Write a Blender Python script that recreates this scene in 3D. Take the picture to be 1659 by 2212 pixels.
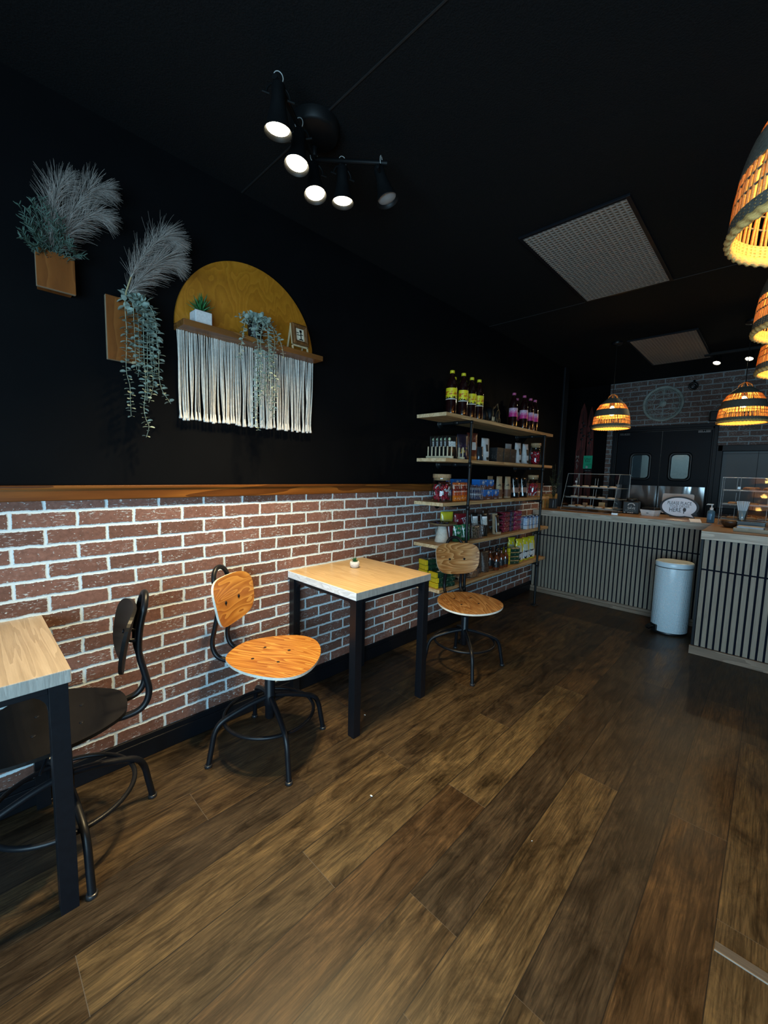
import bpy, math, random
from mathutils import Matrix, Vector
PI = math.pi
random.seed(7)
sc = bpy.context.scene
for _o in list(bpy.data.objects):
    bpy.data.objects.remove(_o, do_unlink=True)
COL = sc.collection

# ------------------------------------------------------------------ camera
cam_d = bpy.data.cameras.new('camera')
cam = bpy.data.objects.new('camera', cam_d)
COL.objects.link(cam)
RX = Vector((0.72057103, 0.69290355, 0.02573053))      # camera right
RY = Vector((0.08605818, -0.05254936, -0.99490329))    # camera down
RZ = Vector((-0.68801989, 0.71911281, -0.09749556))    # camera forward
cm = Matrix((RX, -RY, -RZ)).transposed().to_4x4()
cm.translation = Vector((2.05, 0.0, 1.3673))
cam.matrix_world = cm
cam_d.sensor_fit = 'VERTICAL'
cam_d.sensor_height = 36.0
cam_d.sensor_width = 27.0
cam_d.lens = 36.0 * 880.0 / 2212.0
cam_d.clip_start = 0.02
sc.camera = cam

# ------------------------------------------------------------------ view, world, big lights
sc.view_settings.view_transform = 'Standard'
sc.view_settings.look = 'None'
sc.view_settings.gamma = 1.0
sc.view_settings.use_curve_mapping = False
sc.view_settings.exposure = 0.0
sc.cycles.max_bounces = 8
sc.cycles.transparent_max_bounces = 24
sc.cycles.sample_clamp_indirect = 4.0
sc.cycles.caustics_reflective = False
sc.cycles.caustics_refractive = False

world = bpy.data.worlds.new('daylight')
sc.world = world
world.use_nodes = True
bg = world.node_tree.nodes['Background']
bg.inputs['Color'].default_value = (0.45, 0.72, 1.0, 1)
bg.inputs['Strength'].default_value = 0.5

CEIL = 2.739
def light(name, kind, loc, energy, color, **kw):
    d = bpy.data.lights.new(name, kind)
    d.energy = energy
    d.color = color
    o = bpy.data.objects.new(name, d)
    COL.objects.link(o)
    o.location = loc
    for k, v in kw.items():
        if k == 'aim':
            o.rotation_euler = (Vector(v) - Vector(loc)).to_track_quat('-Z', 'Y').to_euler()
        else:
            setattr(d, k, v)
    return o
# daylight falling through the shop window behind the camera
light('window_daylight', 'AREA', (2.75, -1.60, 1.08), 175.0, (0.46, 0.77, 1.0), shape='RECTANGLE', size=2.7, size_y=1.65, aim=(1.2, 2.2, 0.75))
WARM = (1.0, 0.77, 0.42)

# ------------------------------------------------------------------ mesh builder
class MB:
    def __init__(s):
        s.v, s.f, s.mi, s.sm = [], [], [], []
    def add(s, vs, fs, m=0, smooth=False, M=None):
        b = len(s.v)
        if M is not None:
            vs = [M @ Vector(p) for p in vs]
        s.v += [tuple(p) for p in vs]
        for f in fs:
            s.f.append([b + i for i in f]); s.mi.append(m); s.sm.append(smooth)
        return s
    def box(s, x0, x1, y0, y1, z0, z1, m=0, M=None):
        vs = [(x0,y0,z0),(x1,y0,z0),(x1,y1,z0),(x0,y1,z0),(x0,y0,z1),(x1,y0,z1),(x1,y1,z1),(x0,y1,z1)]
        return s.add(vs, [(0,3,2,1),(4,5,6,7),(0,1,5,4),(1,2,6,5),(2,3,7,6),(3,0,4,7)], m, False, M)
    def lathe(s, prof, n=24, c=(0,0,0), m=0, M=None, smooth=True, sx=1.0, sy=1.0, a0=0.0, a1=2*PI, caps=False):
        full = abs(a1 - a0 - 2*PI) < 1e-6
        k = n if full else n + 1
        vs, fs = [], []
        for (r, z) in prof:
            for i in range(k):
                a = a0 + (a1 - a0) * i / n
                vs.append((c[0] + sx*r*math.cos(a), c[1] + sy*r*math.sin(a), c[2] + z))
        for j in range(len(prof) - 1):
            for i in range(n):
                i2 = (i + 1) % k
                fs.append((j*k+i, j*k+i2, (j+1)*k+i2, (j+1)*k+i))
        if caps:
            fs.append(tuple(reversed(range(k)))); fs.append(tuple((len(prof)-1)*k + i for i in range(k)))
        return s.add(vs, fs, m, smooth, M)
    def cyl(s, r, z0, z1, n=20, c=(0,0,0), m=0, M=None, r2=None):
        r2 = r if r2 is None else r2
        b = min(r, r2) * 0.08
        return s.lathe([(0.0001, z0), (r-b, z0), (r, z0+b), (r2, z1-b), (r2-b, z1), (0.0001, z1)], n, c, m, M)
    def tube(s, pts, r, n=8, m=0, M=None, closed=False, cap=True, smooth=True):
        P = [Vector(p) for p in pts]
        N = len(P)
        R = r if isinstance(r, (list, tuple)) else [r] * N
        vs, fs = [], []
        up = None
        for i in range(N):
            if closed:
                t = P[(i+1) % N] - P[i-1]
            else:
                t = P[min(i+1, N-1)] - P[max(i-1, 0)]
            t.normalize()
            if up is None:
                up = Vector((0,0,1)) if abs(t.z) < 0.9 else Vector((1,0,0))
            a = (up - t * up.dot(t))
            if a.length < 1e-6:
                a = t.orthogonal()
            a.normalize(); up = a
            b = t.cross(a)
            for k in range(n):
                an = 2*PI*k/n
                vs.append(P[i] + (a*math.cos(an) + b*math.sin(an)) * R[i])
        L = N if closed else N - 1
        for i in range(L):
            i2 = (i+1) % N
            for k in range(n):
                k2 = (k+1) % n
                fs.append((i*n+k, i*n+k2, i2*n+k2, i2*n+k))
        s.add(vs, fs, m, smooth, M)
        if cap and not closed:
            s.add([vs[k] for k in range(n)], [tuple(reversed(range(n)))], m, False, M)
            s.add([vs[(N-1)*n+k] for k in range(n)], [tuple(range(n))], m, False, M)
        return s
    def prism(s, poly, z0, z1, m=0, M=None, ms=None):
        n = len(poly)
        ms = m if ms is None else ms
        lo = [(p[0], p[1], z0) for p in poly]; hi = [(p[0], p[1], z1) for p in poly]
        s.add(lo + hi, [tuple(reversed(range(n))), tuple(range(n, 2*n))], m, False, M)
        s.add(lo + hi, [(i, (i+1) % n, n + (i+1) % n, n + i) for i in range(n)], ms, False, M)
        return s
    def grid(s, fn, nu, nv, m=0, smooth=True, M=None, wrap=False):
        vs = [fn(i/nu, j/nv) for j in range(nv+1) for i in range(nu+1)]
        fs = [(j*(nu+1)+i, j*(nu+1)+i+1, (j+1)*(nu+1)+i+1, (j+1)*(nu+1)+i) for j in range(nv) for i in range(nu)]
        return s.add(vs, fs, m, smooth, M)
    def ball(s, c, rx, ry=None, rz=None, n=12, m=0, M=None):
        ry = rx if ry is None else ry; rz = rx if rz is None else rz
        prof = [(max(1e-4, math.cos(-PI/2 + PI*j/ (n//2))), math.sin(-PI/2 + PI*j/(n//2))) for j in range(n//2 + 1)]
        vs, fs = [], []
        for (r, z) in prof:
            for i in range(n):
                a = 2*PI*i/n
                vs.append((c[0]+rx*r*math.cos(a), c[1]+ry*r*math.sin(a), c[2]+rz*z))
        for j in range(len(prof)-1):
            for i in range(n):
                fs.append((j*n+i, j*n+(i+1) % n, (j+1)*n+(i+1) % n, (j+1)*n+i))
        return s.add(vs, fs, m, True, M)
    def build(s, name, mats, parent=None, bevel=0.0, seg=2, loc=None, rot=None, label=None):
        me = bpy.data.meshes.new(name)
        me.from_pydata(s.v, [], s.f)
        mats = mats if isinstance(mats, (list, tuple)) else [mats]
        for m in mats:
            me.materials.append(m)
        me.polygons.foreach_set('material_index', s.mi)
        me.polygons.foreach_set('use_smooth', s.sm)
        me.update()
        o = bpy.data.objects.new(name, me)
        COL.objects.link(o)
        if parent is not None:
            o.parent = parent
        if loc is not None: o.location = loc
        if rot is not None: o.rotation_euler = rot
        if label: o['label'] = label
        if bevel > 0:
            b = o.modifiers.new('bevel', 'BEVEL'); b.width = bevel; b.segments = seg; b.limit_method = 'ANGLE'; b.angle_limit = 0.7
        return o

def tag(o, label, cat, group=None, kind=None):
    o['label'] = label; o['category'] = cat
    if group: o['group'] = group
    if kind: o['kind'] = kind
    return o
def thing(name, label, cat, loc=(0,0,0), rotz=0.0, group=None):
    o = bpy.data.objects.new(name, None)
    o.empty_display_size = 0.05
    COL.objects.link(o)
    o.location = loc; o.rotation_euler = (0, 0, rotz)
    return tag(o, label, cat, group)
def struct(o):
    o['kind'] = 'structure'
    return o
def dup(root, loc, rotz=None, label=None, group=None):
    def cp(o, par):
        c = o.copy(); COL.objects.link(c)
        if par is not None: c.parent = par
        for ch in list(o.children):
            cp(ch, c)
        return c
    r = cp(root, None)
    r.location = loc
    if rotz is not None: r.rotation_euler = (0, 0, rotz)
    if label: r['label'] = label
    if group: r['group'] = group
    return r
def text_part(name, s, size, mat, parent, loc, rot, align='CENTER', ext=0.0004, sx=1.0):
    cu = bpy.data.curves.new(name, 'FONT')
    cu.body = s; cu.size = size; cu.align_x = align; cu.align_y = 'CENTER'; cu.extrude = ext
    cu.resolution_u = 3
    t = bpy.data.objects.new(name, cu); COL.objects.link(t)
    me = bpy.data.meshes.new_from_object(t.evaluated_get(bpy.context.evaluated_depsgraph_get()))
    bpy.data.objects.remove(t, do_unlink=True)
    me.name = name
    me.materials.clear(); me.materials.append(mat)
    o = bpy.data.objects.new(name, me); COL.objects.link(o)
    if parent is not None: o.parent = parent
    o.location = loc; o.rotation_euler = rot; o.scale = (sx, 1, 1)
    return o
def arc(c, r, a0, a1, n, f):
    return [f(c[0] + r*math.cos(a0+(a1-a0)*i/n), c[1] + r*math.sin(a0+(a1-a0)*i/n)) for i in range(n+1)]
def smooth_path(P, k=6):
    P = [Vector(p) for p in P]
    out = []
    for i in range(len(P)-1):
        p0 = P[max(i-1,0)]; p1 = P[i]; p2 = P[i+1]; p3 = P[min(i+2, len(P)-1)]
        for j in range(k):
            t = j/k
            out.append(0.5*((2*p1) + (p2-p0)*t + (2*p0-5*p1+4*p2-p3)*t*t + (3*p1-p0-3*p2+p3)*t**3))
    out.append(P[-1])
    return out

# ------------------------------------------------------------------ materials
def new_mat(name):
    m = bpy.data.materials.new(name); m.use_nodes = True
    nt = m.node_tree
    return m, nt, nt.nodes['Principled BSDF']
def nd(nt, typ, ins=None, **props):
    n = nt.nodes.new(typ)
    for k, v in props.items():
        setattr(n, k, v)
    for k, v in (ins or {}).items():
        if isinstance(v, bpy.types.NodeSocket):
            nt.links.new(v, n.inputs[k])
        else:
            n.inputs[k].default_value = v
    return n
def ma(nt, op, a, b=None, c=None):
    ins = {0: a}
    if b is not None: ins[1] = b
    if c is not None: ins[2] = c
    return nd(nt, 'ShaderNodeMath', ins, operation=op).outputs[0]
def mixc(nt, fac, a, b, mode='MIX'):
    n = nt.nodes.new('ShaderNodeMix'); n.data_type = 'RGBA'; n.blend_type = mode
    for idx, v in ((0, fac), (6, a), (7, b)):
        if isinstance(v, bpy.types.NodeSocket): nt.links.new(v, n.inputs[idx])
        else: n.inputs[idx].default_value = v if idx == 0 else (tuple(v) + (1,))[:4]
    return n.outputs[2]
def ramp(nt, fac, stops, interp='LINEAR'):
    n = nt.nodes.new('ShaderNodeValToRGB')
    n.color_ramp.interpolation = interp
    els = n.color_ramp.elements
    while len(els) < len(stops): els.new(0.5)
    for e, (p, c) in zip(els, stops):
        e.position = p; e.color = (tuple(c) + (1,))[:4]
    nt.links.new(fac, n.inputs[0])
    return n.outputs[0]
def obj_co(nt):
    return nt.nodes.new('ShaderNodeTexCoord').outputs['Object']
def mapping(nt, vec, scale=(1,1,1), loc=(0,0,0), rot=(0,0,0)):
    return nd(nt, 'ShaderNodeMapping', {'Vector': vec, 'Scale': scale, 'Location': loc, 'Rotation': rot}).outputs[0]
def noise(nt, vec, scale, detail=4.0, rough=0.55, dist=0.0):
    return nd(nt, 'ShaderNodeTexNoise', {'Vector': vec, 'Scale': scale, 'Detail': detail, 'Roughness': rough, 'Distortion': dist}).outputs[0]
def bump(nt, bs, h, strength=0.3, dist=0.002):
    b = nd(nt, 'ShaderNodeBump', {'Height': h, 'Strength': strength, 'Distance': dist})
    nt.links.new(b.outputs[0], bs.inputs['Normal'])

def plain(name, col, rough=0.5, metal=0.0, var=0.12, vs=30.0, spec=0.5, coat=0.0, bump_s=0.0, bump_sc=80.0, trans=0.0):
    m, nt, bs = new_mat(name)
    co = obj_co(nt)
    n = noise(nt, co, vs, 3.0)
    a = tuple(c*(1-var) for c in col[:3]); b = tuple(min(1, c*(1+var)) for c in col[:3])
    nt.links.new(ramp(nt, n, [(0.3, a), (0.7, b)]), bs.inputs['Base Color'])
    bs.inputs['Roughness'].default_value = rough
    bs.inputs['Metallic'].default_value = metal
    bs.inputs['Specular IOR Level'].default_value = spec
    bs.inputs['Coat Weight'].default_value = coat
    if trans: bs.inputs['Transmission Weight'].default_value = trans
    if bump_s > 0:
        bump(nt, bs, noise(nt, co, bump_sc, 3.0), bump_s, 0.002)
    return m
def emit(name, col, strength):
    m, nt, bs = new_mat(name)
    bs.inputs['Base Color'].default_value = (0.8, 0.8, 0.8, 1)
    bs.inputs['Emission Color'].default_value = tuple(col) + (1,)
    bs.inputs['Emission Strength'].default_value = strength
    return m
def clear(name, tint=(1,1,1), gloss=0.06, rough=0.03, edge=(0.6,0.7,0.75)):
    """thin clear plastic or glass pane: mostly see-through with a mirror film"""
    m, nt, bs = new_mat(name)
    nt.nodes.remove(bs)
    tr = nd(nt, 'ShaderNodeBsdfTransparent', {'Color': tuple(tint) + (1,)})
    gl = nd(nt, 'ShaderNodeBsdfGlossy', {'Color': (0.95, 0.97, 1, 1), 'Roughness': rough})
    lw = nd(nt, 'ShaderNodeLayerWeight', {'Blend': 0.25})
    f = ma(nt, 'ADD', ma(nt, 'MULTIPLY', lw.outputs['Fresnel'], 0.35), gloss)
    mx = nd(nt, 'ShaderNodeMixShader', {0: f, 1: tr.outputs[0], 2: gl.outputs[0]})
    nt.links.new(mx.outputs[0], nt.nodes['Material Output'].inputs['Surface'])
    return m
def wood(name, cols, axis='Y', freq=14.0, stretch=0.06, ringy=0.5, rough=0.45, spec=0.4, fine=0.25, coat=0.0, swirl=2.0, seed=0.0, cuts=None):
    """grain running along AXIS; cols = dark..light"""
    m, nt, bs = new_mat(name)
    co = obj_co(nt)
    sc_ = {'X': (stretch, 1, 1), 'Y': (1, stretch, 1), 'Z': (1, 1, stretch)}[axis]
    v = mapping(nt, co, sc_, (seed, seed*1.7, seed*0.6))
    n1 = noise(nt, v, freq, 2.0, 0.5, 0.3)
    rings = ma(nt, 'FRACT', ma(nt, 'MULTIPLY', n1, 6.0 * swirl / 2.0))
    rings = ma(nt, 'POWER', rings, 1.6)
    n2 = noise(nt, v, freq * 12, 4.0, 0.7)
    n3 = noise(nt, mapping(nt, co, tuple(0.35 if q == 1 else stretch*2 for q in sc_)), freq * 0.6, 3.0)
    t = ma(nt, 'ADD', ma(nt, 'MULTIPLY', rings, ringy), ma(nt, 'MULTIPLY', n2, fine))
    t = ma(nt, 'ADD', t, ma(nt, 'MULTIPLY', n3, max(0.05, 1.0 - ringy - fine)))
    nst = len(cols)
    col = ramp(nt, t, [(0.15 + 0.7*i/max(1, nst-1), c) for i, c in enumerate(cols)])
    nt.links.new(col, bs.inputs['Base Color'])
    bs.inputs['Roughness'].default_value = rough
    bs.inputs['Specular IOR Level'].default_value = spec
    bs.inputs['Coat Weight'].default_value = coat
    bump(nt, bs, n2, 0.08, 0.001)
    return m

def brick_mat(name, along, z0=0.033, y0=0.0195, dark=1.0, grey=0.0, mk=1.0):
    m, nt, bs = new_mat(name)
    co = obj_co(nt)
    sp = nd(nt, 'ShaderNodeSeparateXYZ', {0: co})
    u = ma(nt, 'SUBTRACT', sp.outputs[along], y0)
    w = ma(nt, 'SUBTRACT', sp.outputs['Z'], z0)
    base = nd(nt, 'ShaderNodeCombineXYZ', {0: u, 1: w, 2: 0.0}).outputs[0]
    d1 = nd(nt, 'ShaderNodeTexNoise', {'Vector': base, 'Scale': 22.0, 'Detail': 2.0}).outputs['Color']
    d2 = nd(nt, 'ShaderNodeTexNoise', {'Vector': base, 'Scale': 140.0, 'Detail': 3.0}).outputs['Color']
    def off(c, k):
        a = nd(nt, 'ShaderNodeVectorMath', {0: c, 1: (0.5, 0.5, 0.5)}, operation='SUBTRACT').outputs[0]
        return nd(nt, 'ShaderNodeVectorMath', {0: a, 3: k}, operation='SCALE').outputs[0]
    p = nd(nt, 'ShaderNodeVectorMath', {0: base, 1: off(d1, 0.010)}, operation='ADD').outputs[0]
    p = nd(nt, 'ShaderNodeVectorMath', {0: p, 1: off(d2, 0.006)}, operation='ADD').outputs[0]
    def br(sm):
        return nd(nt, 'ShaderNodeTexBrick', {'Vector': p, 'Color1': (0,0,0,1), 'Color2': (1,1,1,1), 'Mortar': (0.5,0.5,0.5,1), 'Scale': 1.0,
                  'Mortar Size': 0.0071, 'Mortar Smooth': sm, 'Bias': 0.0, 'Brick Width': 0.205, 'Row Height': 0.0675}, offset=0.5)
    b = br(0.2)
    tone = ramp(nt, b.outputs['Color'], [(0.0, (0.150*dark, 0.074*dark, 0.054*dark)), (0.5, (0.205*dark, 0.099*dark, 0.073*dark)), (1.0, (0.245*dark, 0.122*dark, 0.092*dark))])
    tone = mixc(nt, grey, tone, (0.105*dark, 0.080*dark, 0.072*dark))
    n = noise(nt, base, 55.0, 6.0, 0.7)
    tone = mixc(nt, 1.0, tone, ramp(nt, n, [(0.25, (0.62,0.62,0.62)), (0.75, (1.3,1.3,1.3))]), 'MULTIPLY')
    # whitewash scratches and lime specks
    s1 = noise(nt, mapping(nt, base, (1.0, 3.5, 1.0), rot=(0,0,0.12)), 55.0, 3.0, 0.6)
    s2 = noise(nt, base, 11.0, 2.0)
    s3 = noise(nt, base, 85.0, 2.0)
    scr = ma(nt, 'MULTIPLY', ramp(nt, s1, [(0.57, (0,0,0)), (0.63, (1,1,1))]), ramp(nt, s2, [(0.50, (0,0,0)), (0.60, (1,1,1))]))
    scr = ma(nt, 'MAXIMUM', scr, ramp(nt, s3, [(0.665, (0,0,0)), (0.70, (1,1,1))]))
    scr = ma(nt, 'MULTIPLY', scr, 0.8)
    tone = mixc(nt, scr, tone, (0.62*dark, 0.66*dark, 0.66*dark))
    mort = mixc(nt, noise(nt, base, 90.0, 4.0), (0.58*mk, 0.68*mk, 0.71*mk), (0.78*mk, 0.88*mk, 0.91*mk))
    fin = mixc(nt, b.outputs['Fac'], tone, mort)
    nt.links.new(fin, bs.inputs['Base Color'])
    bs.inputs['Roughness'].default_value = 0.75
    bs.inputs['Specular IOR Level'].default_value = 0.25
    h = ma(nt, 'ADD', ma(nt, 'MULTIPLY', ma(nt, 'SUBTRACT', 1.0, br(0.6).outputs['Fac']), 1.0), ma(nt, 'MULTIPLY', n, 0.25))
    bump(nt, bs, h, 0.55, 0.006)
    return m

def floor_mat():
    m, nt, bs = new_mat('dark_oak_planks')
    co = obj_co(nt)
    sp = nd(nt, 'ShaderNodeSeparateXYZ', {0: co})
    W_, L_ = 0.183, 1.22
    xs = ma(nt, 'DIVIDE', ma(nt, 'ADD', sp.outputs['X'], 10*W_ - 0.019), W_)
    row = ma(nt, 'FLOOR', xs); fx = ma(nt, 'FRACT', xs)
    ro = nd(nt, 'ShaderNodeTexWhiteNoise', {'W': row}, noise_dimensions='1D').outputs['Value']
    ys = ma(nt, 'ADD', ma(nt, 'DIVIDE', ma(nt, 'ADD', sp.outputs['Y'], 20.0), L_), ro)
    idx = ma(nt, 'FLOOR', ys); fy = ma(nt, 'FRACT', ys)
    pid = nd(nt, 'ShaderNodeCombineXYZ', {0: row, 1: idx, 2: 0.0}).outputs[0]
    wn = nd(nt, 'ShaderNodeTexWhiteNoise', {'Vector': pid}, noise_dimensions='2D')
    rnd = wn.outputs['Value']
    tone = ramp(nt, rnd, [(0.0, (0.033, 0.024, 0.017)), (0.3, (0.047, 0.033, 0.020)), (0.55, (0.062, 0.043, 0.023)), (0.8, (0.057, 0.033, 0.016)), (1.0, (0.092, 0.066, 0.034))])
    sh = nd(nt, 'ShaderNodeVectorMath', {0: wn.outputs['Color'], 3: 37.0}, operation='SCALE').outputs[0]
    pc = nd(nt, 'ShaderNodeVectorMath', {0: co, 1: sh}, operation='ADD').outputs[0]
    g1 = noise(nt, mapping(nt, pc, (1, 0.04, 1)), 190.0, 4.0, 0.7, 0.2)
    g2 = noise(nt, mapping(nt, pc, (1, 0.30, 1)), 13.0, 6.0, 0.72, 0.9)
    g3 = noise(nt, mapping(nt, pc, (1, 0.07, 1)), 38.0, 4.0, 0.65, 0.5)
    tone = mixc(nt, 1.0, tone, ramp(nt, g1, [(0.30, (0.32,0.32,0.32)), (0.68, (1.6,1.56,1.5))]), 'MULTIPLY')
    tone = mixc(nt, 1.0, tone, ramp(nt, g2, [(0.30, (0.16,0.14,0.13)), (0.42, (0.55,0.51,0.47)), (0.54, (0.95,0.92,0.87)), (0.70, (1.55,1.45,1.2))]), 'MULTIPLY')
    tone = mixc(nt, 1.0, tone, ramp(nt, g3, [(0.32, (0.55,0.52,0.50)), (0.45, (0.95,0.95,0.95)), (0.65, (1.2,1.2,1.15))]), 'MULTIPLY')
    ex = ma(nt, 'MULTIPLY', ma(nt, 'MINIMUM', fx, ma(nt, 'SUBTRACT', 1.0, fx)), W_)
    ey = ma(nt, 'MULTIPLY', ma(nt, 'MINIMUM', fy, ma(nt, 'SUBTRACT', 1.0, fy)), L_)
    gx = ma(nt, 'LESS_THAN', ex, 0.0015); gy = ma(nt, 'LESS_THAN', ey, 0.0008)
    tone = mixc(nt, gx, tone, (0.012, 0.009, 0.007))
    tone = mixc(nt, ma(nt, 'MULTIPLY', gy, ma(nt, 'GREATER_THAN', rnd, 0.45)), tone, (0.10, 0.085, 0.07))
    nt.links.new(tone, bs.inputs['Base Color'])
    nt.links.new(ramp(nt, g2, [(0.3, (0.34,)*3), (0.7, (0.5,)*3)]), bs.inputs['Roughness'])
    bs.inputs['Specular IOR Level'].default_value = 0.30
    h = ma(nt, 'SUBTRACT', ma(nt, 'MULTIPLY', g1, 0.25), ma(nt, 'MAXIMUM', gx, gy))
    bump(nt, bs, h, 0.35, 0.0012)
    return m

def ceiling_mat():
    m, nt, bs = new_mat('black_ceiling_paint')
    co = obj_co(nt)
    n = noise(nt, co, 160.0, 3.0)
    nt.links.new(ramp(nt, n, [(0.3, (0.0035,0.0042,0.0048)), (0.7, (0.0075,0.0085,0.0095))]), bs.inputs['Base Color'])
    bs.inputs['Roughness'].default_value = 0.75
    bs.inputs['Specular IOR Level'].default_value = 0.15
    bump(nt, bs, n, 0.5, 0.004)
    return m

M = {}
M['floor'] = floor_mat()
M['brick'] = brick_mat('whitewashed_brick_panel', 'Y')
M['brick_back'] = brick_mat('dark_brick_panel', 'X', dark=1.15, grey=0.75, mk=0.42)
M['ceil'] = ceiling_mat()
M['paint'] = plain('black_wall_paint', (0.0030, 0.0033, 0.0040), 0.65, spec=0.06, vs=4.0, bump_s=0.1, bump_sc=200)
M['black_trim'] = plain('black_trim_paint', (0.0045, 0.0055, 0.008), 0.45, spec=0.25, vs=8)
M['black_metal'] = plain('black_powder_coat', (0.0055, 0.0065, 0.009), 0.40, spec=0.32, vs=60, bump_s=0.05, bump_sc=400)
M['pipe'] = plain('black_iron_pipe', (0.007, 0.008, 0.009), 0.42, spec=0.35, bump_s=0.08, bump_sc=300)
M['lamp_black'] = plain('matt_black_lamp', (0.004,0.0045,0.005), 0.5, spec=0.22)
M['black_plastic'] = plain('black_plastic', (0.008, 0.009, 0.010), 0.35, spec=0.5)
M['black_satin'] = plain('black_satin_fabric', (0.006, 0.006, 0.007), 0.5, spec=0.3)
M['rail'] = wood('walnut_rail', [(0.045,0.014,0.003), (0.15,0.048,0.008), (0.30,0.11,0.018)], 'Y', 12, 0.05, 0.4, 0.4, fine=0.3)
M['oak_top'] = wood('oak_table_top', [(0.34,0.22,0.105), (0.52,0.37,0.20), (0.62,0.47,0.28)], 'X', 26, 0.045, 0.3, 0.32, 0.5, fine=0.45)
M['grey_top'] = wood('greyed_oak_table_top', [(0.30,0.235,0.17), (0.48,0.395,0.30), (0.60,0.51,0.41)], 'X', 26, 0.045, 0.3, 0.35, 0.5, fine=0.45)
M['pale_lit_side'] = wood('pale_lit_table_edge', [(0.60,0.61,0.60), (0.80,0.82,0.82), (0.88,0.90,0.90), (0.90,0.92,0.92)], 'X', 16, 0.3, 0.5, 0.45, fine=0.1, swirl=3)  # pale side grain, its colour lightened further to paint in the window light
M['ply'] = wood('honey_ply', [(0.29,0.10,0.016), (0.46,0.20,0.038), (0.57,0.295,0.07)], 'Y', 10, 0.10, 0.62, 0.34, 0.4, fine=0.2, swirl=5.0)
M['ply_x'] = wood('honey_ply_seat', [(0.29,0.10,0.016), (0.46,0.20,0.038), (0.57,0.295,0.07)], 'X', 12, 0.12, 0.68, 0.34, 0.4, fine=0.16, swirl=5.0, seed=1.3)
M['ply2'] = wood('pine_ply', [(0.20,0.075,0.018), (0.42,0.21,0.07), (0.58,0.36,0.16)], 'Y', 11, 0.10, 0.55, 0.36, 0.4, fine=0.2, swirl=5.0, seed=3.1)
M['ply2_x'] = wood('pine_ply_seat', [(0.20,0.075,0.018), (0.40,0.20,0.065), (0.52,0.31,0.13)], 'X', 11, 0.10, 0.55, 0.36, 0.4, fine=0.2, swirl=5.0, seed=4.4)
M['ply_edge'] = plain('pale_ply_edge', (0.78,0.74,0.64), 0.5)
M['shelf_wood'] = wood('pine_shelf_board', [(0.30,0.165,0.065), (0.50,0.31,0.14), (0.62,0.42,0.21)], 'Y', 14, 0.05, 0.5, 0.5, fine=0.25)
M['shelf_end'] = wood('pine_end_grain', [(0.52,0.34,0.17), (0.74,0.54,0.31), (0.82,0.66,0.43)], 'Y', 14, 0.5, 0.5, 0.55, fine=0.25)
M['arch'] = wood('golden_stained_ply', [(0.26,0.088,0.005), (0.42,0.16,0.010), (0.55,0.235,0.026)], 'Z', 7, 0.6, 0.22, 0.45, fine=0.35, swirl=4.0)
M['stain'] = wood('orange_stained_board', [(0.12,0.034,0.006), (0.21,0.066,0.012), (0.29,0.105,0.024)], 'Z', 10, 0.25, 0.3, 0.45, fine=0.25)
M['stain_y'] = wood('chestnut_shelf_board', [(0.09,0.034,0.010), (0.19,0.076,0.019), (0.30,0.125,0.03)], 'Y', 12, 0.06, 0.4, 0.42, fine=0.3)
M['cut_edge'] = plain('raw_board_edge', (0.30,0.24,0.16), 0.6)
M['slat'] = wood('grey_oak_slats', [(0.17,0.135,0.10), (0.29,0.235,0.175), (0.39,0.325,0.25)], 'Z', 30, 0.05, 0.2, 0.55, fine=0.5)
M['felt'] = plain('black_felt_backing', (0.005,0.007,0.014), 0.9, spec=0.1)
M['counter_edge'] = wood('weathered_counter_edge', [(0.26,0.20,0.15), (0.52,0.43,0.335), (0.72,0.62,0.50)], 'X', 20, 0.06, 0.3, 0.5, fine=0.45)
M['counter_top'] = wood('brown_counter_top', [(0.15,0.085,0.04), (0.27,0.16,0.075), (0.36,0.225,0.115)], 'X', 14, 0.06, 0.35, 0.35, fine=0.3)
M['toe'] = wood('weathered_toe_board', [(0.13,0.088,0.06), (0.25,0.175,0.12), (0.36,0.26,0.185)], 'X', 16, 0.06, 0.35, 0.55, fine=0.35)
M['white_gloss'] = plain('white_gloss', (0.75,0.77,0.78), 0.25, var=0.03)
M['white_matte'] = plain('white_matte', (0.72,0.73,0.73), 0.6, var=0.05, bump_s=0.1, bump_sc=150)
M['concrete'] = plain('white_cement', (0.62,0.62,0.62), 0.8, var=0.12, vs=120)
def steel_mat():
    m, nt, bs = new_mat('brushed_steel')
    co = obj_co(nt)
    n = noise(nt, mapping(nt, co, (1, 1, 0.22)), 3.6, 1.5, 0.5, 0.4)
    nt.links.new(ramp(nt, n, [(0.3, (0.24,0.24,0.24)), (0.7, (0.36,0.36,0.36))]), bs.inputs['Base Color'])
    bs.inputs['Metallic'].default_value = 1.0
    bs.inputs['Roughness'].default_value = 0.17
    bump(nt, bs, n, 1.0, 0.05)
    return m
M['steel'] = steel_mat()
M['chrome'] = plain('chrome', (0.8,0.8,0.8), 0.12, metal=1.0, var=0.02)
M['clear'] = clear('clear_acrylic', gloss=0.012)
M['glass'] = clear('clear_glass', (0.93,0.97,0.97), 0.04)
M['acrylic_edge'] = plain('bright_acrylic_edge', (0.42,0.48,0.50), 0.2, spec=0.8)
M['lens'] = emit('lit_lamp_lens', (1.0, 0.88, 0.60), 14.0)
M['lens_off'] = plain('unlit_lamp_lens', (0.3,0.3,0.3), 0.2)
M['filament'] = emit('lit_bulb', (1.0, 0.72, 0.30), 40.0)

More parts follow.
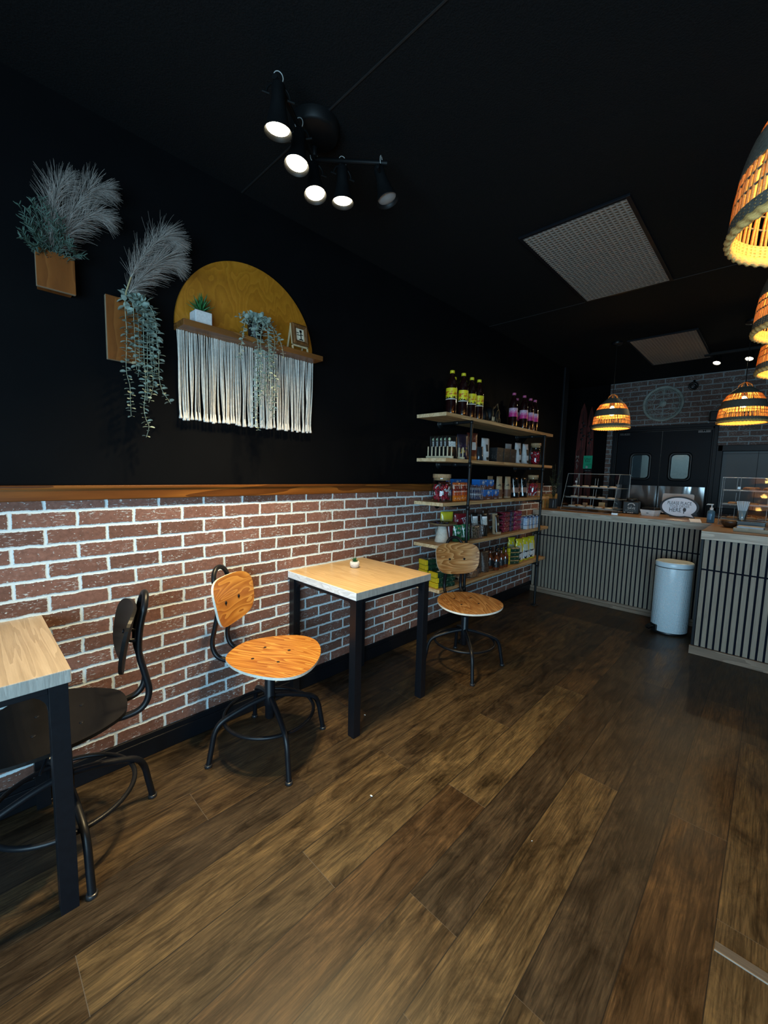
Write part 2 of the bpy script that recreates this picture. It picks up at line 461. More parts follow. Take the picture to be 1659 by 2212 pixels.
# ================================================================== THE SETTING
def boxf(mb, x0, x1, y0, y1, z0, z1, top=0, side=0, front=None, right=None, bottom=None):
    n = len(mb.mi)
    mb.box(x0, x1, y0, y1, z0, z1)
    front = side if front is None else front; right = side if right is None else right
    mb.mi[n:n+6] = [side if bottom is None else bottom, top, front, right, side, side]
    return mb
YB = 6.75
struct(MB().box(-0.7, 4.3, -1.4, 8.3, -0.06, 0).build('floor', M['floor']))
struct(MB().box(-0.7, 4.4, -1.4, YB, CEIL, CEIL+0.06).build('ceiling', M['ceil']))
# fine joints between the ceiling boards
mb = MB()
mb.box(0.0, 4.3, 1.052, 1.058, CEIL-0.003, CEIL)
mb.box(0.0, 4.3, 3.49, 3.496, CEIL-0.003, CEIL)
struct(mb.build('trim_4', plain('ceiling_joint_tape', (0.010,0.011,0.012), 0.6)))
wl = struct(MB().box(-0.12, 0.0, -1.4, 5.5, 1.25, CEIL).build('wall_left', M['paint']))
wb = MB().box(-0.12, 0.0, -1.4, 5.5, 0.0, 1.25).build('brick_panel', M['brick'], wl)
wb['kind'] = 'structure'
mb = MB()
mb.box(0.0, 0.020, -1.4, 4.9, 1.222, 1.276)
mb.box(0.0, 0.026, -1.4, 4.9, 1.268, 1.282)
struct(mb.build('trim_1', M['rail'], bevel=0.003))
mb = MB()
mb.box(0.0, 0.014, -1.4, 4.74, 0.0, 0.108)
mb.box(0.0, 0.020, -1.4, 4.74, 0.0, 0.082)
struct(mb.build('baseboard_left', M['black_trim'], bevel=0.003))
# wall end, recess and the dark part of the back wall
struct(MB().box(-0.12, 0.02, 5.36, 5.5, 0.0, CEIL).build('trim_2', M['black_trim'], bevel=0.004))
struct(MB().box(-0.62, -0.5, 5.5, YB+0.1, 0.0, CEIL).build('wall_left_recess', M['paint']))
struct(MB().box(-0.62, -0.12, 5.38, 5.5, 0.0, CEIL).build('wall_recess_return', M['paint']))
struct(MB().box(-0.62, 0.166, YB, YB+0.12, 0.0, CEIL).build('wall_back_recess', M['paint']))
# brick back wall with door and hatch openings
mb = MB()
D0, D1, DZ = 0.285, 1.435, 2.07
H0, H1, HZ0, HZ1 = 1.475, 3.2, 0.98, 1.785
mb.box(0.166, D0, YB, YB+0.12, 0, CEIL)
mb.box(D0, D1, YB, YB+0.12, DZ, CEIL)
mb.box(D1, H0, YB, YB+0.12, 0, CEIL)
mb.box(H0, H1, YB, YB+0.12, HZ1, CEIL)
mb.box(H0, H1, YB, YB+0.12, 0, HZ0)
mb.box(H1, 4.4, YB, YB+0.12, 0, CEIL)
struct(mb.build('wall_back', M['brick_back']))
struct(MB().box(4.3, 4.4, -1.4, YB+0.1, 0, CEIL).build('wall_right', M['paint']))
mb = MB()
mb.box(-0.12, 1.3, -1.5, -1.4, 0, CEIL); mb.box(4.2, 4.4, -1.5, -1.4, 0, CEIL)
mb.box(1.3, 4.2, -1.5, -1.4, 0, 0.2); mb.box(1.3, 4.2, -1.5, -1.4, 1.95, CEIL)
struct(mb.build('wall_front', M['paint']))
mb = MB()
for x in (1.3, 2.24, 3.2, 4.16):
    mb.box(x, x+0.04, -1.47, -1.43, 0.2, 1.95)
mb.box(1.3, 4.2, -1.47, -1.43, 0.2, 0.24); mb.box(1.3, 4.2, -1.47, -1.43, 1.91, 1.95)
struct(mb.build('window_1', M['black_metal'], bevel=0.003))
# kitchen behind the doors
mb = MB()
mb.box(0.36, 4.4, 8.1, 8.2, 0, CEIL)
struct(mb.build('wall_kitchen', plain('pale_kitchen_panel', (0.32,0.36,0.36), 0.6, var=0.08)))
struct(MB().box(-0.7, 0.36, 8.05, 8.2, 0, CEIL).build('wall_kitchen_dark', plain('dark_kitchen_panel', (0.03,0.045,0.055), 0.5)))
struct(MB().box(-0.7, 4.4, YB, 8.3, CEIL, CEIL+0.06).build('ceiling_kitchen', M['white_matte']))
light('kitchen_ceiling_light', 'AREA', (1.4, 7.4, 2.68), 26.0, (0.80, 0.93, 1.0), shape='RECTANGLE', size=1.2, size_y=0.3)

# door frame and the pair of swing doors
mb = MB()
mb.box(D0, D0+0.03, YB-0.03, YB+0.12, 0, DZ); mb.box(D1-0.03, D1, YB-0.03, YB+0.12, 0, DZ); mb.box(D0, D1, YB-0.03, YB+0.12, DZ-0.04, DZ)
mb.box(D0-0.03, D0+0.012, YB-0.045, YB, 0, DZ+0.03); mb.box(D1-0.012, D1+0.03, YB-0.045, YB, 0, DZ+0.03); mb.box(D0-0.03, D1+0.03, YB-0.045, YB, DZ-0.012, DZ+0.03)
struct(mb.build('trim_3', M['black_trim'], bevel=0.004))
def rrect(x0, x1, z0, z1, r, n=6):
    P = []
    for (cx, cz, a) in ((x1-r, z1-r, 0), (x0+r, z1-r, PI/2), (x0+r, z0+r, PI), (x1-r, z0+r, 3*PI/2)):
        for i in range(n+1):
            P.append((cx + r*math.cos(a+PI/2*i/n), cz + r*math.sin(a+PI/2*i/n)))
    return P
XZ = Matrix(((1,0,0,0),(0,0,1,0),(0,1,0,0),(0,0,0,1)))      # (x, z, y) -> (x, y, z)
def flat(c, z):  # prism in the XZ plane helper matrix
    return Matrix.Translation((0, 0, 0)) @ XZ
door_skin = plain('black_door_skin', (0.0035,0.005,0.008), 0.45, spec=0.16, vs=3, bump_s=0.1, bump_sc=20)
gasket = plain('black_rubber_gasket', (0.006,0.007,0.008), 0.45)
pane_m = clear('wet_door_pane', (0.66,0.76,0.78), 0.05, 0.15)
def swing_door(n, x0, x1, wx0, wx1, kx0, kx1, bx):
    wz0, wz1 = 1.375, 1.708
    mb = MB()
    mb.box(x0, wx0, YB+0.01, YB+0.05, 0.012, 2.025); mb.box(wx1, x1, YB+0.01, YB+0.05, 0.012, 2.025)
    mb.box(wx0, wx1, YB+0.01, YB+0.05, 0.012, wz0); mb.box(wx0, wx1, YB+0.01, YB+0.05, wz1, 2.025)
    d = struct(mb.build('door_%d' % n, door_skin))
    outer = rrect(wx0-0.028, wx1+0.028, wz0-0.028, wz1+0.028, 0.06); inner = rrect(wx0+0.006, wx1-0.006, wz0+0.006, wz1-0.006, 0.045)
    N = len(outer); mb = MB()
    for (ya, yb) in ((YB-0.006, YB+0.012),):
        vs = [(p[0], ya+0.006, p[1]) for p in outer] + [((p[0]*0.6+q[0]*0.4), ya, (p[1]*0.6+q[1]*0.4)) for p, q in zip(outer, inner)] + [(p[0], ya+0.004, p[1]) for p in inner] + [(p[0], yb+0.03, p[1]) for p in inner] + [(p[0], yb, p[1]) for p in outer]
        fs = []
        for k in range(4):
            for i in range(N):
                j = (i+1) % N
                fs.append((k*N+i, k*N+j, (k+1)*N+j, (k+1)*N+i))
        for i in range(N):
            j = (i+1) % N
            fs.append((4*N+i, 4*N+j, j, i))
        mb.add(vs, fs, 0, True)
    mb.build('window_gasket', gasket, d)
    MB().prism([(p[0], p[1]) for p in rrect(wx0-0.004, wx1+0.004, wz0-0.004, wz1+0.004, 0.045)], YB+0.026, YB+0.030, M=XZ).build('window_pane', pane_m, d)
    mb = MB().box(kx0, kx1, YB+0.006, YB+0.010, 0.05, 1.274)
    mb.build('kick_plate', M['steel'], d, label='brushed steel kick plate')
    mb = MB()
    for (px, pz) in ((kx0+0.012, 1.262), (kx1-0.012, 1.262), (kx0+0.012, 1.0), (kx1-0.012, 1.0)):
        mb.cyl(0.004, 0, 0.003, 10, M=Matrix.Translation((px, YB+0.006, pz)) @ Matrix.Rotation(PI/2, 4, 'X'))
    mb.build('rivets', M['chrome'], d)
    mb = MB(); mb.box(bx, bx+0.13, YB-0.012, YB+0.012, 1.985, 2.015); mb.cyl(0.016, 0, 0.02, 12, M=Matrix.Translation((bx+0.065, YB-0.01, 1.995)))
    mb.build('pivot_bracket', plain('worn_bracket_%d' % n, (0.10,0.10,0.10), 0.35, metal=0.7), d, bevel=0.003)
    return d
swing_door(1, 0.318, 0.857, 0.512, 0.732, 0.335, 0.852, 0.34)
swing_door(2, 0.863, 1.402, 0.983, 1.192, 0.868, 1.380, 1.255)
# serving hatch frame and its pale sliding panel
mb = MB()
mb.box(H0-0.035, H0+0.05, YB-0.03, YB+0.12, HZ0-0.03, HZ1+0.03); mb.box(H1-0.05, H1+0.03, YB-0.03, YB+0.12, HZ0-0.03, HZ1+0.03)
mb.box(H0, H1, YB-0.03, YB+0.12, HZ1-0.045, HZ1+0.03); mb.box(H0, H1, YB-0.03, YB+0.12, HZ0-0.03, HZ0+0.04)
h = struct(mb.build('window_2', M['black_trim'], bevel=0.004))
hp = MB(); hp.box(H0+0.05, H1-0.05, YB+0.06, YB+0.07, HZ0+0.03, HZ1-0.04)
hp.build('hatch_panel', plain('frosted_hatch_panel', (0.075,0.085,0.09), 0.5, var=0.08, vs=2), h, label='pale grey hatch panel')
hp = MB(); hp.box(H0+0.05, H1-0.05, YB+0.055, YB+0.06, HZ1-0.075, HZ1-0.071); hp.box(1.86, 1.866, YB+0.055, YB+0.06, HZ0+0.03, HZ1-0.04)
hp.build('panel_seam', M['black_trim'], h)
# board upstand on the left wall beside the counter; filler strip in the floor
struct(MB().box(0.0, 0.02, 4.95, 5.36, 0.978, 1.150).build('trim_5', wood('yellow_ply_upstand', [(0.24,0.13,0.03), (0.40,0.235,0.07), (0.5,0.31,0.10)], 'Y', 9, 0.1, 0.4, 0.5), bevel=0.002))
mb = MB(); boxf(mb, 2.036, 2.21, 1.462, 1.492, 0.0, 0.003)
fs = struct(mb.build('trim_6', wood('pale_floor_filler', [(0.06,0.05,0.04), (0.12,0.10,0.08), (0.16,0.14,0.115)], 'X', 30, 0.05, 0.2, 0.5)))
MB().box(2.036, 2.21, 1.4592, 1.4616, 0.0, 0.0034).build('filler_edge', plain('pale_filler_edge', (0.30,0.27,0.23), 0.4), fs)

# ================================================================== CEILING FITTINGS
def panel_mat():
    m, nt, bs = new_mat('grey_textured_panel')
    co = obj_co(nt)
    sp = nd(nt, 'ShaderNodeSeparateXYZ', {0: co})
    a = ma(nt, 'SINE', ma(nt, 'MULTIPLY', sp.outputs['X'], 2*PI/0.026)); b = ma(nt, 'SINE', ma(nt, 'MULTIPLY', sp.outputs['Y'], 2*PI/0.026))
    h = ma(nt, 'MAXIMUM', a, b)
    c = ramp(nt, ma(nt, 'MULTIPLY', ma(nt, 'ADD', h, 1.0), 0.5), [(0.3, (0.20,0.185,0.165)), (0.9, (0.34,0.315,0.28))])
    c = mixc(nt, 1.0, c, ramp(nt, noise(nt, co, 60, 3), [(0.3, (0.8,)*3), (0.7, (1.15,)*3)]), 'MULTIPLY')
    nt.links.new(c, bs.inputs['Base Color']); bs.inputs['Roughness'].default_value = 0.6
    bump(nt, bs, h, 0.6, 0.004)
    return m
PM = panel_mat()
for k, (x0, x1, y0, y1, lab) in enumerate([(0.872, 1.402, 2.335, 3.448, 'large grey textured ceiling panel nearest the spotlights'), (0.870, 1.404, 4.726, 5.838, 'grey textured ceiling panel farther back near the brick wall')]):
    t = thing('ceiling_panel', lab, 'ceiling panel', ((x0+x1)/2, (y0+y1)/2, CEIL-0.014), 0, 'grey ceiling panels')
    a, b = (x1-x0)/2, (y1-y0)/2
    MB().box(-a, a, -b, b, 0.0, 0.010).build('panel_face', PM, t)
    mb = MB()
    mb.box(-a-0.02, -a, -b-0.02, b+0.02, 0, 0.014); mb.box(a, a+0.02, -b-0.02, b+0.02, 0, 0.014)
    mb.box(-a, a, -b-0.02, -b, 0, 0.014); mb.box(-a, a, b, b+0.02, 0, 0.014)
    mb.build('panel_frame', M['black_trim'], t, bevel=0.002)

# spotlight cluster: two bars in a V from a round ceiling rose, five heads
t = thing('spotlight_bar', 'black ceiling spotlight fitting with V-shaped bars and five heads', 'spotlight', (0.60, 1.06, CEIL))
MB().lathe([(0.0001,-0.045),(0.085,-0.045),(0.095,-0.036),(0.097,0.0)], 32).build('ceiling_rose', M['lamp_black'], t)
mb = MB()
V0 = (-0.062, 0.045, -0.075); VA = (0.135, -0.265, -0.075); VB = (0.150, 0.262, -0.075)
mb.tube([VA, V0, VB], 0.0095, 10)
mb.cyl(0.012, -0.08, -0.03, 12, c=(-0.045, 0.03, 0))
mb.build('bar', M['lamp_black'], t)
def spot_head(pos, aim, lit, label):
    """hinge bracket + conical shade; local -Z is the beam"""
    d = Vector(aim).normalized()
    q = d.to_track_quat('-Z', 'Y').to_matrix().to_4x4()
    piv = Vector(pos) + Vector((0, 0, -0.045))
    T = Matrix.Translation(piv) @ q @ Matrix.Scale(0.76, 4)
    mb = MB()
    mb.lathe([(0.0001, 0.052), (0.024, 0.052), (0.029, 0.044), (0.031, -0.02), (0.044, -0.085), (0.060, -0.134), (0.063, -0.140), (0.0605, -0.139), (0.053, -0.121), (0.050, -0.115)], 32, M=T)
    hd = mb.build('shade', M['lamp_black'], t)
    lm = MB().lathe([(0.0001, -0.128), (0.034, -0.127), (0.0515, -0.121)], 28, M=T)
    lm.build('lens', M['lens'] if lit else M['lens_off'], hd)
    yk = MB()
    side = Vector((0, 0, 1)).cross(d)
    side = side.normalized() if side.length > 0.05 else Vector((0.3, 1, 0)).normalized()
    pts = []
    for i in range(13):
        a = PI*i/12
        pts.append(piv + side*0.040*math.cos(a) + Vector((0, 0, 1))*0.040*math.sin(a))
    yk.tube(pts, 0.0035, 6)
    for s_ in (-1, 1):
        yk.tube([piv + side*0.030*s_, piv + side*0.054*s_], 0.0045, 8)
    yk.build('yoke', M['lamp_black'], t)
    wr = MB()
    pts = []
    for i in range(15):
        a = -0.6 + 5.2*i/14
        pts.append(piv + Vector((0,0,0.058)) + side*0.016*math.cos(a) + Vector((0,0,1))*0.020*math.sin(a) + d*(-0.004*i/14))
    wr.tube(pts, 0.0016, 5)
    wr.build('cable_loop', plain('pale_flex', (0.42,0.42,0.40), 0.4), t, label='thin pale cable loop')
    return Matrix.Translation((0.60, 1.06, CEIL)) @ T
heads = [((0.135,-0.250,-0.085), (-0.05, 0.02, -1), True), ((0.035,-0.10,-0.085), (0.10, -0.16, -1), True), ((-0.060,0.040,-0.085), (0.22, -0.08, -1), True),
         ((0.012,0.135,-0.085), (0.02, 0.02, -1), True), ((0.135,0.243,-0.085), (0.28, 0.16, -1), False)]
for hp_, ha, lit in heads:
    T = spot_head(hp_, ha, lit, '')
    if lit:
        p = T @ Vector((0, 0, -0.150))
        d = (T.to_3x3() @ Vector((0, 0, -1))).normalized()
        light('spot_beam', 'SPOT', p, 88.0, WARM, spot_size=1.70, spot_blend=1.0, shadow_soft_size=0.028, aim=p + d)

# second spotlight bar near the back wall with two lit heads
t = thing('spotlight_bar', 'small black spotlight bar with two lit heads near brick back wall', 'spotlight', (1.615, 5.70, CEIL))
MB().box(-0.25, 0.25, -0.02, 0.02, -0.03, 0).build('bar', M['lamp_black'], t, bevel=0.004)
for px in (-0.13, 0.13):
    T = Matrix.Translation((px, 0, -0.085)) @ Vector((-0.15, -0.45, -0.9)).to_track_quat('-Z', 'Y').to_matrix().to_4x4()
    hd = MB().lathe([(0.0001, 0.045), (0.022, 0.045), (0.026, 0.03), (0.034, -0.04), (0.037, -0.045), (0.034, -0.043), (0.031, -0.036)], 24, M=T).build('shade', M['lamp_black'], t)
    MB().lathe([(0.0001, -0.042), (0.02, -0.041), (0.0315, -0.036)], 20, M=T).build('lens', M['lens'], hd)
    MB().tube([(px, 0, -0.02), (px, 0, -0.06)], 0.006, 8).build('stem', M['lamp_black'], t)
    p = Vector((1.615, 5.70, CEIL)) + T @ Vector((0, 0, -0.055))
    light('far_spot_beam', 'SPOT', p, 22.0, (1.0, 0.82, 0.5), spot_size=2.2, spot_blend=0.7, shadow_soft_size=0.02, aim=p + T.to_3x3() @ Vector((0,0,-1)))

# ------------------------------------------------------------------ rattan pendants over the counter
def straw_mat(name, c1, c2, tl):
    m, nt, bs = new_mat(name)
    co = obj_co(nt)
    n = noise(nt, mapping(nt, co, (1, 1, 5)), 90.0, 3.0, 0.7)
    col = ramp(nt, n, [(0.3, c1), (0.7, c2)])
    nt.links.new(col, bs.inputs['Base Color']); bs.inputs['Roughness'].default_value = 0.7
    bump(nt, bs, n, 0.5, 0.003)
    if tl:
        tb = nd(nt, 'ShaderNodeBsdfTranslucent', {'Color': col})
        mx = nd(nt, 'ShaderNodeMixShader', {0: tl, 1: bs.outputs[0], 2: tb.outputs[0]})
        nt.links.new(mx.outputs[0], nt.nodes['Material Output'].inputs['Surface'])
    return m
M['straw'] = straw_mat('natural_rattan', (0.64,0.33,0.085), (0.86,0.54,0.18), 0.45)
M['straw_dark'] = straw_mat('charcoal_rattan', (0.055,0.052,0.042), (0.135,0.125,0.10), 0.0)
M['straw_in'] = straw_mat('golden_rattan_lining', (0.55,0.30,0.08), (0.82,0.52,0.18), 0.0)
PR, PH = 0.172, 0.305
def prad(t):          # t 0 bottom .. 1 top
    return PR * (1.0 - 0.05*t - 0.16*t*t - 0.52*t**4.0) if t < 1 else PR*0.27
def band_mesh(t0, t1, rib, off):
    mb = MB()
    rows = max(3, int((t1-t0)*PH/0.006))
    def f(o):
        pr = []
        for j in range(rows*2+1):
            t = t0 + (t1-t0)*j/(rows*2)
            pr.append((max(0.004, prad(t) + o + (0.0012 if j % 2 else -0.0008)), t*PH))
        return pr
    mb.lathe(f(0.0025), 72, m=0)
    mb.lathe(list(reversed(f(-0.0022))), 72, m=1)
    for t in (t0, t1):
        mb.lathe([(prad(t)-0.0022, t*PH), (prad(t)+0.0025, t*PH)], 72, m=0)
    return mb
def make_pendant():
    t = thing('pendant_lamp', '', 'pendant lamp', (0,0,0), 0, 'rattan pendants over the counter')
    mats = [M['straw_dark'], M['straw_in']]
    for (a, b) in ((0.050, 0.135), (0.40, 0.62), (0.80, 1.0)):
        band_mesh(a, b, 0, 0).build('woven_band', mats, t, label='charcoal woven band')
    mb = MB()
    def rimf(u, v):
        a = 2*PI*u; w = 2*PI*v
        k = 1.0 + 0.22*math.sin(46*a + 2*w)
        return ((prad(0.02) + 0.007*k*math.cos(w))*math.cos(a), (prad(0.02) + 0.007*k*math.cos(w))*math.sin(a), 0.008 + 0.010*k*math.sin(w))
    mb.grid(rimf, 276, 10)
    mb.build('rim', M['straw_in'], t, label='braided natural rattan rim')
    mb = MB()
    rr = random.Random(3)
    NR = 84
    for i in range(NR):
        a = 2*PI*i/NR
        for (u0, u1) in ((0.0, 0.42), (0.60, 0.82)):
            da = rr.uniform(-0.012, 0.012)
            pts = [(prad(u)*math.cos(a+da*k), prad(u)*math.sin(a+da*k), u*PH) for k, u in enumerate((u0, (u0*2+u1)/3, (u0+2*u1)/3, u1))]
            mb.tube(pts, 0.0031, 4, cap=False)
    mb.build('ribs', M['straw'], t)
    mb = MB()
    for u in (0.24, 0.33, 0.71):
        mb.tube([(prad(u)*math.cos(2*PI*k/48)+0.0, prad(u)*math.sin(2*PI*k/48), u*PH + 0.003*math.sin(3*2*PI*k/48)) for k in range(48)], 0.0024, 5, closed=True)
    mb.build('binding_cord', M['straw_dark'], t)
    mb = MB()
    for k in range(3):
        a = PI*k/3 + 0.2
        c, s = math.cos(a), math.sin(a)
        mb.tube([(0.05*c, 0.05*s, PH-0.006), (0.042*c, 0.042*s, PH+0.022), (0.012*c, 0.012*s, PH+0.042), (-0.012*c, -0.012*s, PH+0.042), (-0.042*c, -0.042*s, PH+0.022), (-0.05*c, -0.05*s, PH-0.006)], 0.0035, 6)
    mb.build('top_loops', M['straw'], t)
    MB().cyl(0.020, PH-0.075, PH-0.010, 20).build('lamp_holder', M['black_plastic'], t)
    mb = MB().lathe([(0.012, PH-0.075), (0.016, PH-0.085), (0.030, PH-0.115), (0.033, PH-0.135), (0.027, PH-0.158), (0.012, PH-0.168), (0.0001, PH-0.170)], 20)
    mb.build('bulb', M['filament'], t)
    return t
PEND = [(2.10, 1.205, 1.87, 'nearest and largest-looking rattan pendant at right picture edge'),
        (2.115, 1.965, 1.87, 'second rattan pendant from front in the row, cut by picture edge'),
        (2.105, 2.665, 1.87, 'third rattan pendant from front, behind the two cut by picture edge'),
        (1.785, 4.76, 1.872, 'rattan pendant hanging above the return counter by serving hatch'),
        (0.765, 4.70, 1.872, 'rattan pendant alone at left above the pastry case')]
pend0 = make_pendant()
for k, (x, y, z, lab) in enumerate(PEND):
    p = pend0 if k == 0 else dup(pend0, (x, y, z))
    p.location = (x, y, z); p.rotation_euler = (0, 0, 0.7*k); p['label'] = lab
    top = CEIL - z
    mb = MB().tube([(0, 0, PH-0.02), (0, 0, top-0.02)], 0.003, 6)
    mb.build('cord', M['black_plastic'], p)
    MB().lathe([(0.0001, top-0.03), (0.045, top-0.028), (0.05, top-0.015), (0.05, top)], 24).build('ceiling_cup', M['black_metal'], p)
    light('pendant_glow', 'POINT', (x, y, z + PH - 0.205), 3.6, (1.0, 0.54, 0.13), shadow_soft_size=0.03)

# ================================================================== WALL DECORATION (left wall)
M['leaf_euc'] = plain('eucalyptus_leaf', (0.27,0.345,0.30), 0.6, var=0.3, vs=25)
M['stem_pale'] = plain('pale_green_stem', (0.34,0.38,0.28), 0.6)
M['leaf_rose'] = plain('rosemary_leaf', (0.052,0.095,0.072), 0.6, var=0.35, vs=30)
M['leaf_succ'] = plain('succulent_leaf', (0.02,0.125,0.035), 0.45, var=0.4, vs=25)
M['plume'] = plain('grey_pampas_hair', (0.36,0.315,0.28), 0.8, var=0.15)
M['yarn'] = plain('cream_yarn', (0.74,0.70,0.63), 0.85, var=0.12, vs=60)

def leaf_disc(mb, c, d, n, L, Wd, rnd):
    """oval leaf, thin and slightly cupped, from c along d"""
    d = d.normalized(); s = d.cross(n); s = s.normalized() if s.length > 1e-4 else d.orthogonal().normalized(); n = s.cross(d)
    vs = [c]
    K = 8
    for i in range(1, K+1):
        a = PI*(i-0.5)/K
        # walk round the outline
    out = []
    for i in range(10):
        a = 2*PI*i/10
        u = 0.5 - 0.5*math.cos(a); w = math.sin(a)*0.5
        out.append(c + d*(L*u) + s*(Wd*w*(1.0 if u < 0.6 else 0.95)) + n*(0.12*L*(abs(w)*2)**2))
    mid = c + d*(L*0.5)
    mb.add([mid] + out, [(0, i+1, (i+1) % 10 + 1) for i in range(10)], 0, True)

def euc_plant(root, strands, rr, lsize=0.021):
    st, lf = MB(), MB()
    for S in strands:
        P = smooth_path([Vector(p) for p in S], 5)
        st.tube(P, [0.0016 - 0.0008*i/len(P) for i in range(len(P))], 5)
        # pairs of leaves along the strand
        acc = 0.0; tot = sum((P[i+1]-P[i]).length for i in range(len(P)-1)); run = 0.0; k = 0
        for i in range(len(P)-1):
            seg = (P[i+1]-P[i]); run += seg.length; acc += seg.length
            if acc > 0.0115:
                acc = 0.0; k += 1
                T = seg.normalized()
                sz = lsize*(1.15 - 0.45*run/tot)*rr.uniform(0.75, 1.15)
                a = (k % 2)*PI/2 + rr.uniform(-0.5, 0.5)
                o = T.orthogonal().normalized(); b = T.cross(o)
                for sgn in (0, PI):
                    side = o*math.cos(a+sgn) + b*math.sin(a+sgn)
                    d = side + T*rr.uniform(-0.1, 0.5) + Vector((rr.uniform(0, 0.35), 0, rr.uniform(-0.15, 0.25)))
                    leaf_disc(lf, P[i+1] + side*0.002, d, Vector((rr.uniform(-.5,.5), rr.uniform(-.5,.5), 1)), sz, sz*rr.uniform(0.62, 0.8), rr)
    st.build('stems', M['stem_pale'], root)
    lf.build('leaves', M['leaf_euc'], root)

def plume(root, spine, rr, n=650, hl=0.085, sag=0.35, stem=None):
    """pampas plume: fine hairs leaving a bent spine"""
    P = smooth_path([Vector(p) for p in spine], 8)
    N = len(P)
    mb = MB()
    for k in range(n):
        u = rr.random()**0.85
        i = min(N-2, int(u*(N-1)))
        c = P[i].lerp(P[i+1], u*(N-1)-i)
        T = (P[i+1]-P[i]).normalized()
        o = T.orthogonal().normalized(); b = T.cross(o)
        a = rr.uniform(0, 2*PI)
        side = (o*math.cos(a) + b*math.sin(a))
        if c.x + side.x*hl*0.5 < 0.012: side.x = abs(side.x)
        L = hl*(0.55 + 0.55*math.sin(PI*min(1, 0.18+u*0.8)))*rr.uniform(0.6, 1.2)
        d = (T*rr.uniform(0.5, 1.1) + side*rr.uniform(0.35, 0.9)).normalized()
        pts = []; p = c.copy()
        for j in range(6):
            pts.append(p.copy())
            p = p + d*(L/5)
            d = (d + Vector((0.0, 0.10, -sag*0.5)) * 0.45).normalized()
            if p.x < 0.006: p.x = 0.006
        w = Vector((rr.uniform(-1,1), rr.uniform(-1,1), rr.uniform(-1,1))).cross(d).normalized()
        w2 = w.cross(d).normalized()
        vs = []
        for j, q in enumerate(pts):
            r = 0.0008*(1.0 - 0.75*j/5)
            vs += [q + w*r, q - w*r*0.5 + w2*r*0.86, q - w*r*0.5 - w2*r*0.86]
        fs = []
        for j in range(5):
            for s in range(3):
                s2 = (s+1) % 3
                fs.append((j*3+s, j*3+s2, (j+1)*3+s2, (j+1)*3+s))
        mb.add(vs, fs, 0, True)
    pl = mb.build('pampas_plume', M['plume'], root)
    sp = MB().tube(P, [0.0022*(1-0.7*i/N) for i in range(N)], 6)
    sp.build('spine', plain('plume_spine', (0.45,0.43,0.38), 0.7), pl)
    return pl

# --- upper planter: board with rosemary and pampas
rr = random.Random(11)
t = thing('wall_planter', 'upper brown wooden wall planter holding rosemary sprigs and grey pampas plumes', 'wall planter', (0, 0.29, 2.008))
def L1(pts, x=0.05): return [Vector((x + 0.012*i, p[0]-0.29, p[1]-2.008)) for i, p in enumerate(pts)]
mb = MB()
boxf(mb, 0.046, 0.062, -0.058, 0.058, 0.0, 0.135, 1, 1, right=0)
mb.mi[-3] = 0
mb.build('front_board', [M['stain'], M['cut_edge']], t, bevel=0.002)
mb = MB()
mb.box(0.001, 0.012, -0.050, 0.050, 0.005, 0.12); mb.box(0.012, 0.046, -0.050, -0.040, 0.005, 0.118); mb.box(0.012, 0.046, 0.040, 0.050, 0.005, 0.118); mb.box(0.012, 0.046, -0.040, 0.040, 0.005, 0.015)
mb.build('box', M['stain'], t)
plume(t, L1([(0.277,2.127),(0.285,2.20),(0.294,2.29),(0.309,2.366),(0.338,2.40)], 0.03), rr, 560, 0.088)
plume(t, L1([(0.285,2.127),(0.322,2.246),(0.368,2.345),(0.410,2.41),(0.452,2.425)], 0.035), rr, 720, 0.090)
plume(t, L1([(0.290,2.127),(0.326,2.216),(0.375,2.285),(0.415,2.320),(0.450,2.318)], 0.04), rr, 560, 0.085)
st, lf = MB(), MB()
def sprig(base, tip, n, ll):
    base, tip = Vector(base), Vector(tip)
    mid = base.lerp(tip, 0.5) + Vector((rr.uniform(0, .03), rr.uniform(-.012,.012), 0.012))
    P = smooth_path([base, mid, tip], 8)
    st.tube(P, 0.0011, 5)
    for k in range(n):
        i = int((k+0.5)/n*(len(P)-1)); T = (P[i+1]-P[i]).normalized() if i+1 < len(P) else (P[i]-P[i-1]).normalized()
        o = T.orthogonal().normalized(); b = T.cross(o)
        for q in range(2):
            a = k*2.4 + q*PI + rr.uniform(-.4,.4)
            d = (o*math.cos(a) + b*math.sin(a))*0.8 + T*0.8
            if P[i].x + d.x*ll < 0.006: d.x = abs(d.x)
            leaf_disc(lf, P[i], d, Vector((rr.uniform(-1,1), rr.uniform(-1,1), rr.uniform(-1,1))), ll*rr.uniform(0.7,1.2), 0.0036, rr)
for (by, ty, tz, tx) in [(0.273,0.192,2.274,.06),(0.27,0.198,2.22,.10),(0.265,0.196,2.147,.12),(0.283,0.284,2.31,.07),(0.29,0.317,2.23,.12),(0.312,0.369,2.150,.13),
                         (0.27,0.225,2.29,.10),(0.275,0.25,2.30,.13),(0.28,0.262,2.27,.15),(0.27,0.215,2.25,.12),(0.265,0.222,2.19,.14),(0.28,0.30,2.28,.10),(0.285,0.305,2.25,.15),
                         (0.30,0.335,2.19,.14),(0.30,0.33,2.165,.16),(0.26,0.23,2.125,.13),(0.27,0.245,2.16,.16),(0.29,0.285,2.22,.17),(0.25,0.205,2.18,.09),(0.28,0.24,2.315,.05),(0.29,0.27,2.33,.05)]:
    sprig((0.035+rr.uniform(-.01,.01), by-0.29, 0.10), (tx*0.75, ty-0.29+rr.uniform(-.006,.006), tz-2.008), 17, 0.021)
st.build('stems', M['leaf_rose'], t)
lf.build('rosemary_leaves', M['leaf_rose'], t)

